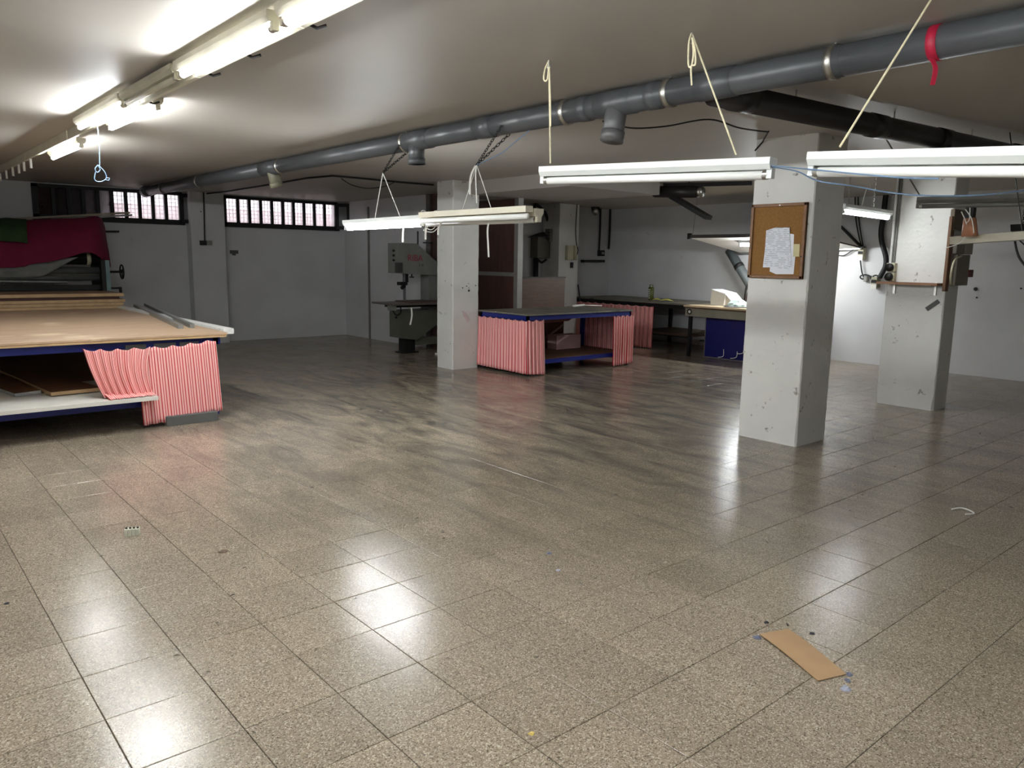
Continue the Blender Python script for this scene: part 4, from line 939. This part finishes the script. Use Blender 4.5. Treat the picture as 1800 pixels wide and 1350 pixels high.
# grey duct leaning down from the hood to the wall end of the table
t = thing('leaning_duct', 'grey round duct slanting down from the hood to the table', 'duct', px(1318, 512, 0, 32.5))
a, b = px(1282, 440, 0, 33.2), px(1330, 520, 0, 33.0)
bm = NB(); cyl(bm, a, b, .078, 22); obj('duct', bm, mat('grey_duct', (88, 94, 94), .5), t, True)
q = a.lerp(b, .33); bm = NB(); cyl(bm, q, a.lerp(b, .40), .085, 22); obj('clamp_band', bm, DARKSTEEL, t, True)
# black bits under the ceiling next to the lowered block
t = thing('black_drain', 'black pipe stub with a shiny end beside the lowered ceiling block', 'pipe', px(1190, 335, 0, 23.2))
a, b = px(1152, 337, 0, 23.2), px(1226, 337, 0, 23.2)
bm = NB(); cyl(bm, a, b, .075, 18); obj('pipe_section', bm, BLACKPVC, t, True)
bm = NB(); cyl(bm, b, b+(b-a)*.12, .06, 18); obj('metal_end', bm, STEEL, t, True)
bm = NB(); bar(bm, px(1170, 326, 0, 23.2), px(1320, 322, 0, 23.2), .05, .05); obj('ceiling_strip', bm, BLACKPVC, t)
for k in (.2, .8): bm = NB(); q = a.lerp(b, k); cyl(bm, q, Vector((q.x, q.y, H*T)), .008, 8); obj('hanger', bm, BLACKPVC, t)
bm = NB(); bar(bm, px(1178, 343, 0, 23.4), px(1246, 383, 0, 23.4), .05, .13, Vector((0, 1, 1))); obj('slanting_arm', bm, BLACK, t)

# ================================================================ on the notice board pillar
t = thing('notice_board', 'cork notice board in a wooden frame on the pillar', 'notice board', U(16.0, 3.7, 4.1))
y0, y1, z0, z1, xf = 2.97, 4.47, 4.16, 5.98, 16.10
obj('cork_sheet', ubox(xf-.05, xf, y0, y1, z0, z1), CORK, t)
for a_, b_ in (((y0, z0), (y1, z0+.075)), ((y0, z1-.075), (y1, z1)), ((y0, z0), (y0+.075, z1)), ((y1-.075, z0), (y1, z1))):
    obj('frame_strip', ubox(xf-.09, xf, a_[0], b_[0], a_[1], b_[1], .003), FRAMEWOOD, t)
LETTER = print_mat('letter_print', (222, 225, 232), (164, 166, 174), 2, .016, .3, 28)
def sheet(label, pts, off, m, g='papers on the notice board', name='paper_sheet'):
    bm = NB(); poly(bm, [px(x, y, 0, xf-.055-off) for x, y in pts], Vector((-.0012, 0, 0))); return tag(obj(name, bm, m), label, 'paper', g)
sheet('lowest white paper sheet, its torn foot showing below the others', ((1354, 465), (1398, 450), (1395, 482), (1364, 482), (1353, 477)), .0, PAPER)
sheet('white paper sheet showing at the side nearest the yellow note', ((1360, 405), (1396, 412), (1393, 470), (1350, 470)), .006, PAPER)
sheet('white paper sheet tilted out below the printed letter', ((1348, 411), (1388, 402), (1387, 470), (1341, 470)), .012, PAPER)
sheet('printed letter on top of the papers pinned to the notice board', ((1347, 405), (1363, 400), (1388, 400), (1391, 466), (1384, 474), (1343, 466)), .018, LETTER)
sheet('small yellowed note at the edge of the pinned papers', ((1395, 429), (1406, 429), (1405, 451), (1394, 451)), .003, mat('yellowed_note', (206, 196, 150), .7), name='paper_note')
for q_, lab in (((1372, 361), 'steel pin at the top edge of the notice board'), ((1409, 451), 'dark pin in the cork beside the yellowed note')):
    c = px(*q_, 0, xf-.06); bm = NB(); cyl(bm, c, c-Vector((.012, 0, 0)), .006, 10); tag(obj('push_pin', bm, STEEL if q_[1] < 400 else BLACK), lab, 'pin')

# ================================================================ on the shelf pillar
t = thing('wall_shelf', 'narrow wooden shelf on two brackets on the pillar', 'shelf', U(24.0, 3.7, 3.9))
obj('board', ubox(23.55, 24.15, 2.78, 4.62, 3.93, 4.0), mat('shelf_wood', (128, 92, 66), .6), t)
for y in (3.0, 4.25):
    bk = obj('bracket', ubox(24.1, 24.15, y, y+.06, 3.62, 3.93), STEEL, t)
    bm = NB(); bar(bm, U(23.7, y+.03, 3.92), U(24.12, y+.03, 3.92), .02, .006); obj('bracket_arm', bm, STEEL, bk)
for z, lab in ((4.02, 'dark round power socket just above the shelf'), (4.32, 'dark round power socket, upper one above the shelf')):
    t = thing('power_socket', lab, 'socket', U(24.05, 4.4, z), 'sockets above the shelf')
    obj('box', ubox(23.95, 24.15, 4.26, 4.52, z, z+.27, .004), BEIGEPL, t)
    bm = NB(); cyl(bm, U(23.95, 4.40, z+.135), U(23.86, 4.40, z+.135), .042, 16); obj('socket_face', bm, DARKSTEEL, t, True)
for k, y in enumerate((4.36, 4.43)):
    bm = NB(); cyl(bm, U(24.11, y, 4.6), U(24.11, y, H), .008, 8); tag(obj('conduit', bm, mat('grey_conduit', (110, 108, 104), .5)), 'thin grey conduit above the sockets, '+('inner' if k == 0 else 'outer')+' of the two', 'conduit', 'conduits above the sockets')
bm = NB(); poly(bm, [px(x, y, 0, 24.14) for x, y in ((1626, 541), (1648, 526), (1653, 532), (1631, 547))], Vector((-.003, 0, 0)))
tag(obj('grey_tape', bm, GREYFOAM), 'strip of grey tape stuck below the shelf', 'tape')
# switch gear on the side face of that pillar
t = thing('switch_gear', 'old switch gear with wooden backing on the side of the shelf pillar', 'switch box', U(24.7, 2.65, 3.6))
def fx(x, y, yy=2.74): return px(x, y, 1, yy)
def fbox(x0, x1, y0, y1, d, m, name, bev=.004, base=2.74):
    a_ = fx(x0, y1); b_ = fx(x1, y0); bm = NB(); box(bm, Vector((a_.x, base*T-d, a_.z)), Vector((b_.x, base*T, b_.z)))
    if bev: bmesh.ops.bevel(bm, geom=bm.edges[:], offset=bev, segments=1, affect='EDGES')
    return obj(name, bm, m, t)
BWOOD = mat('old_backing_wood', (112, 82, 58), .7, var=.2)
fbox(1661, 1669, 380, 512, .03, BWOOD, 'backing_board')
fbox(1669, 1697, 448, 502, .05, BEIGEPL if False else mat('old_grey_box', (120, 114, 100), .6), 'main_switch')
fbox(1672, 1688, 416, 446, .05, mat('old_grey_box', (120, 114, 100)), 'fuse_holder')
fbox(1689, 1703, 420, 447, .05, mat('old_pale_box', (142, 136, 122), .6), 'fuse_holder')
fbox(1668, 1705, 372, 404, .04, mat('old_brown_box', (92, 80, 60), .6), 'meter_plate')
fbox(1692, 1699, 474, 487, .07, mat('red_brown_handle', (92, 50, 36), .6), 'switch_handle')
bm = NB(); tube(bm, curve([fx(1671, 500, 2.6), fx(1672, 480, 2.5), fx(1678, 458, 2.5), fx(1690, 450, 2.6)], 6), .010); obj('cable', bm, BEIGEPL, t)

# ================================================================ on the far wall between the two pillars
def wallbox(name, label, x0, x1, y0, y1, d, m, cat, mark=True, grp='boxes on the far wall'):
    a_ = px(x0, y1, 0, 34); b_ = px(x1, y0, 0, 34)
    t = thing(name, label, cat, Vector((X1*T-d/2, (a_.y+b_.y)/2, a_.z)), grp)
    bm = NB(); box(bm, Vector((X1*T-d, b_.y, a_.z)), Vector((X1*T, a_.y, b_.z))); bmesh.ops.bevel(bm, geom=bm.edges[:], offset=.008, segments=1, affect='EDGES'); obj('box', bm, m, t)
    if mark:
        zc = (a_.z*.55+b_.z*.45); n_ = 4; wy = a_.y-b_.y
        for k in range(n_):
            bm = NB(); y_ = b_.y+wy*(.14+.2*k); box(bm, Vector((X1*T-d-.014, y_, zc)), Vector((X1*T-d, y_+wy*.13, zc+.045))); obj('breaker', bm, BLACK, t)
        bm = NB(); box(bm, Vector((X1*T-d-.006, b_.y+wy*.06, zc-.09)), Vector((X1*T-d, a_.y-wy*.06, zc-.02))); obj('cover_strip', bm, WHITEBOARD, t)
    return t
wallbox('fuse_box', 'beige breaker box high on the far wall', 1512, 1524, 436, 456, .10, BEIGEPL, 'fuse box')
wallbox('fuse_box', 'beige breaker box lower on the far wall under the black conduit', 1536, 1549, 487, 505, .12, mat('dull_beige_box', (150, 146, 122), .5), 'fuse box')
wallbox('wall_socket', 'grey wall socket with coiled wire beside the lower breaker box', 1520, 1528, 486, 495, .06, mat('grey_socket', (140, 138, 132), .5), 'socket', False)
def wcable(label, pts, r, m, x=33.85, name='wall_cable'):
    bm = NB(); tube(bm, curve([px(a_, b_, 0, x) for a_, b_ in pts], 6), r, 8); return tag(obj(name, bm, m, smooth=True), label, 'cable', 'cables on the far wall')
wcable('thick black conduit curving down the far wall to the lower breaker box', ((1561, 318), (1557, 345), (1552, 385), (1549, 405), (1550, 425), (1557, 450), (1557, 466), (1552, 478), (1546, 488)), .04, BLACK, 33.75)
wcable('black cable slanting down to the upper breaker box', ((1478, 398), (1492, 412), (1508, 428), (1519, 436)), .022, BLACK, 33.8)
wcable('coiled black wire around the wall socket', ((1512, 455), (1515, 478), (1519, 490), (1513, 489), (1513, 485), (1522, 483), (1530, 486), (1531, 490), (1538, 484), (1546, 486)), .011, BLACK)
wcable('thin dark wire dropping from the ceiling to the upper breaker box, inner one', ((1503, 330), (1504, 380), (1509, 412), (1514, 432)), .010, BLACK)
wcable('thin dark wire dropping from the ceiling to the upper breaker box, outer one', ((1508, 330), (1510, 385), (1514, 415), (1517, 432)), .010, BLACK)
wcable('thin wire sagging from the hood to the upper breaker box', ((1474, 449), (1484, 449), (1497, 441), (1510, 433)), .008, DARKSTEEL)
wcable('thin cable hanging down the far wall near the picture edge', ((1790, 420), (1800, 430), (1812, 440)), .008, BLACK)
bm = NB()
for k, (x_, y_) in enumerate(((1715, 508), (1795, 507), (1717, 523))):
    c = px(x_, y_, 0, 33.99); bm = NB(); cyl(bm, c, c-Vector((.01, 0, 0)), .025 if k == 0 else .012, 10); tag(obj('wall_plug_hole', bm, BLACK), ('dark round hole in the far wall past the switch gear', 'small dark hole in the far wall at the picture edge', 'tiny dark hole in the far wall below the round one')[k], 'hole')

# ================================================================ rear wall fittings
t = thing('fuse_cabinet', 'dark grey electric cabinet with a slanting lid on the rear wall', 'fuse box', U(27.6, 25.6, 3.8))
yw = 25.8
def rbox(x0, x1, y0, y1, d, m, name, off=0):
    a_ = px(x0, y1, 1, yw-off); b_ = px(x1, y0, 1, yw-off); bm = NB(); box(bm, Vector((a_.x, (yw-off)*T-d, a_.z)), Vector((b_.x, (yw-off)*T, b_.z))); return obj(name, bm, m, t)
rbox(932, 966, 418, 453, .2, mat('olive_cabinet', (88, 84, 70), .5), 'cabinet')
rbox(958, 974, 403, 424, .12, mat('grey_meter', (104, 102, 94), .5), 'switch_unit', .4)
for k in range(3): rbox(961, 966, 407+k*5.5, 410+k*5.5, .02, BLACK, 'switch', .8)
a_ = px(928, 417, 1, yw-.7); b_ = px(966, 412, 1, yw-.1)
bm = NB(); poly(bm, [px(928, 418, 1, yw-.75), px(966, 416, 1, yw-.75), px(958, 409, 1, yw-.05), px(946, 411, 1, yw-.05)], Vector((0, 0, .015))); obj('lid', bm, BLACK, t)
bm = NB(); tube(bm, curve([px(x, y, 1, yw-.3) for x, y in ((940, 380), (940, 361), (948, 363), (958, 374), (964, 390), (967, 404))], 6), .028, 8); obj('supply_cable', bm, BLACK, t, True)
bm = NB(); cyl(bm, px(942, 453, 1, yw-.3), px(941, 530, 1, yw-.3), .05, 12); obj('down_pipe', bm, DARKSTEEL, t, True)
bm = NB(); tube(bm, curve([px(x, y, 1, yw-.3) for x, y in ((945, 455), (952, 461), (962, 456), (969, 460), (972, 470), (971, 530))], 6), .02, 8); obj('down_cable', bm, DARKSTEEL, t, True)
t = thing('entry_phone', 'yellowed entry phone with a curled cord on the narrow pilaster', 'phone', U(29.2, 24.4, 4.4))
yw = 24.5
rbox(993, 1006, 432, 457, .07, BEIGEPL, 'handset_base')
rbox(1003, 1008, 432, 457, .10, mat('beige_handset', (170, 164, 136), .5), 'handset')
rbox(1002, 1006, 461, 471, .03, BLACK, 'hanging_plug')
bm = NB(); tube(bm, curve([px(x, y, 1, 24.35) for x, y in ((1005, 457), (1012, 452), (1016, 440), (1013, 425), (1012, 400), (1015, 352))], 6), .009, 6); obj('cord', bm, DARKSTEEL, t)
bm = NB(); tube(bm, curve([px(x, y, 1, 24.38) for x, y in ((1016, 500), (1018, 515), (1019, 530))], 6), .014, 6); tag(obj('wall_cable', bm, BLACK), 'short black cable at the foot of the entry phone pilaster', 'cable')
yw = 25.8
for k, (p_, lab) in enumerate(((((1056, 356), (1055, 400), (1053, 440)), 'dark conduit on the rear wall ending in a junction box'), (((1073, 358), (1072, 400), (1070, 438)), 'dark conduit in the corner of the rear wall'))):
    bm = NB(); tube(bm, [px(x, y, 1, 25.7) for x, y in p_], .02, 8); tag(obj('conduit', bm, DARKSTEEL), lab, 'conduit')
t = thing('junction_box', 'small dark junction box below the rear wall conduit', 'box', px(1053, 450, 1, 25.8))
rbox(1050, 1058, 440, 450, .08, DARKSTEEL, 'box'); rbox(1052, 1056, 443, 447, .095, GALV, 'cover')
t = thing('wall_projector', 'black lamp bracket high on the rear wall near the corner', 'lamp', px(1050, 362, 1, 25.7))
bm = NB(); bar(bm, px(1048, 360, 1, 25.5), px(1074, 360, 1, 25.5), .07, .12); obj('bracket_box', bm, DARKSTEEL, t)
bm = NB(); cyl(bm, px(1046, 355, 1, 25.4), px(1047, 372, 1, 24.9), .10, 16, .07); obj('lamp_head', bm, BLACK, t, True)
bm = NB(); cyl(bm, px(1046.5, 370, 1, 24.95), px(1047, 374, 1, 24.8), .06, 14); obj('lamp_glass', bm, STEEL, t, True)
bm = NB(); bar(bm, px(1024, 459, 1, 25.6), px(1060, 459, 1, 25.6), .10, .05); tag(obj('wall_rail', bm, BLACK), 'short black rail fixed across the rear wall', 'rail')
# pilaster socket
t = thing('wall_switch', 'small dark twin socket with a cable on the window pilaster', 'socket', px(362, 427, 1, 33.2))
yw = 33.2
rbox(351, 361, 423, 431, .06, BLACK, 'socket'); rbox(361, 371, 423, 431, .05, mat('grey_socket', (140, 138, 132)), 'cover')
bm = NB(); tube(bm, [px(x, y, 1, 33.1) for x, y in ((358, 338), (359, 380), (360, 424))], .012, 6); obj('cable', bm, DARKSTEEL, t)
yw = 33.85
for k, q_ in enumerate((((400, 437), (417, 446)), )):
    t = thing('wall_plate', 'grey torn patch of plaster plate under the bright window', 'plate', px(408, 445, 1, 33.85)); rbox(404, 418, 440, 446, .02, GREYFOAM, 'plate'); rbox(408, 414, 446, 449, .015, GREYFOAM, 'broken_edge')
bm = NB(); bar(bm, px(183, 407, 1, 33.7), px(209, 407, 1, 33.7), .06, .03); tag(obj('wall_bar', bm, DARKSTEEL), 'short dark bar fixed below the half dark window', 'bar')
# fittings on the middle pillar
for k, (x, y) in enumerate(((820, 503), (824, 511), (813, 506), (836, 502))):
    c = px(x, y, 1, 18.6); bm = NB(); cyl(bm, c, c-Vector((0, .006, 0)), .014 if k == 1 else .008, 8)
    tag(obj('plug_hole', bm, BLACK), ('small dark hole in the middle pillar, central one of the cluster', 'largest dark hole in the middle pillar', 'small dark hole in the middle pillar nearest its corner', 'small dark hole in the middle pillar farthest from its corner')[k], 'hole')
bm = NB(); poly(bm, [px(x, y, 1, 18.6) for x, y in ((812, 546), (819, 549), (826, 562), (822, 566), (815, 556))], Vector((0, -.004, 0)))
tag(obj('torn_patch', bm, mat('torn_paint', (212, 196, 192), .8)), 'pinkish torn paint patch on the middle pillar', 'patch')

# ================================================================ loose things on the floor
t = thing('cardboard_strip', 'brown cardboard strip lying on the bare floor', 'cardboard', px(1412, 1150, 2, 0))
bm = NB(); pts = [px(x, y, 2, .018) for x, y in ((1335, 1115), (1386, 1106), (1488, 1184), (1438, 1196))]
n_ = 8; rows_ = []
for k in range(n_+1):
    v = k/n_; hgt = .004*math.sin(v*math.pi*1.3)+.001
    rows_.append([pts[0].lerp(pts[3], v)+up*hgt, pts[1].lerp(pts[2], v)+up*hgt])
grid(bm, rows_); o = obj('sheet', bm, CARDBOARD, t); solid(o, .003)
t = thing('connector_block', 'pale plastic connector block lying on the floor', 'connector', px(233, 938, 2, 0))
c = px(233, 940, 2, 0); dx = (px(248, 939, 2, 0)-px(218, 941, 2, 0)); L_ = dx.length; dx.normalize()
for k in range(4):
    bm = NB(); q = c+dx*(k-1.5)*L_*.22; bar(bm, q-dx*L_*.095+up*.018, q+dx*L_*.095+up*.018, .04, .036); ob = obj('terminal', bm, mat('pale_green_plastic', (206, 206, 188), .4), t)
    bm = NB(); cyl(bm, q+up*.036, q+up*.043, .006, 8); obj('screw', bm, DARKSTEEL, ob)
def fluff(label, x, y, r, m, seed, cat='fluff'):
    rnd = random.Random(seed); c = px(x, y, 2, 0); bm = NB(); bmesh.ops.create_icosphere(bm, subdivisions=2, radius=r)
    for v in bm.verts: v.co = Vector((v.co.x*rnd.uniform(.6, 1.5), v.co.y*rnd.uniform(.6, 1.3), abs(v.co.z)*rnd.uniform(.2, .7)))+c
    return tag(obj('lint_tuft', bm, m), label, cat, 'lint on the floor')
LINT = mat('blue_grey_lint', (112, 116, 134), .95); PALE = mat('pale_lint', (168, 170, 186), .95)
fluff('blue-grey lint at the far corner of the cardboard strip', 1331, 1121, .016, LINT, 1)
fluff('blue-grey lint touching the near corner of the cardboard strip', 1492, 1186, .014, LINT, 2)
fluff('blue-grey lint just below the near corner of the cardboard strip', 1489, 1196, .012, LINT, 3)
fluff('pale lint tuft farthest below the cardboard strip', 1487, 1211, .018, PALE, 4)
fluff('dark lint speck above the cardboard strip', 1427, 1114, .011, mat('dark_lint', (56, 54, 58), .9), 5)
fluff('dark lint speck beyond the far end of the cardboard strip', 1347, 1094, .010, mat('dark_lint', (56, 54, 58)), 6)
fluff('blue-grey lint tuft alone in the middle of the floor', 965, 973, .014, LINT, 7)
fluff('pale lint smear in the middle of the floor', 981, 1003, .012, PALE, 8)
fluff('brown crumpled bit on the floor past the connector block', 393, 970, .02, mat('brown_bit', (122, 104, 88), .9), 9, 'crumb')
fluff('small yellow crumb on the floor at the bottom of the picture', 934, 1290, .010, mat('yellow_crumb', (222, 196, 110), .8), 10, 'crumb')
fluff('small black crumb on the floor near the picture edge', 12, 1061, .011, mat('dark_lint', (56, 54, 58)), 11, 'crumb')
fluff('pale crumb on the floor below the notice board pillar', 1335, 878, .014, mat('beige_bit', (170, 156, 138), .9), 12, 'crumb')
bm = NB(); tube(bm, curve([px(1673, 895, 2, .015), px(1690, 893, 2, .03), px(1706, 898, 2, .03), px(1712, 903, 2, .015), px(1697, 904, 2, .015)], 6), .0045); tag(obj('white_wire', bm, CORD), 'curved white wire offcut on the dark floor', 'wire')
crumbs = NB(); rnd = random.Random(99)
for k in range(160):
    c = U(rnd.uniform(0, 22), rnd.uniform(-4, 14), 0); r = rnd.uniform(.003, .008)
    M_ = Matrix.Rotation(rnd.uniform(0, 6), 3, 'Z'); v = [crumbs.verts.new(c+M_ @ Vector((x*r*2, y*r*.7, 0))) for x, y in ((-1, -1), (1, -.6), (.8, 1), (-.7, .8))]; tpv = crumbs.verts.new(c+up*r*.8)
    for i in range(4): crumbs.faces.new((v[i], v[(i+1) % 4], tpv))
o = obj('floor_crumbs', crumbs, mat('crumb_mix', (120, 112, 100), .9, var=.8, scale=1.5)); tag(o, 'scattered tiny crumbs and dust specks over the floor', 'crumbs', kind='stuff')
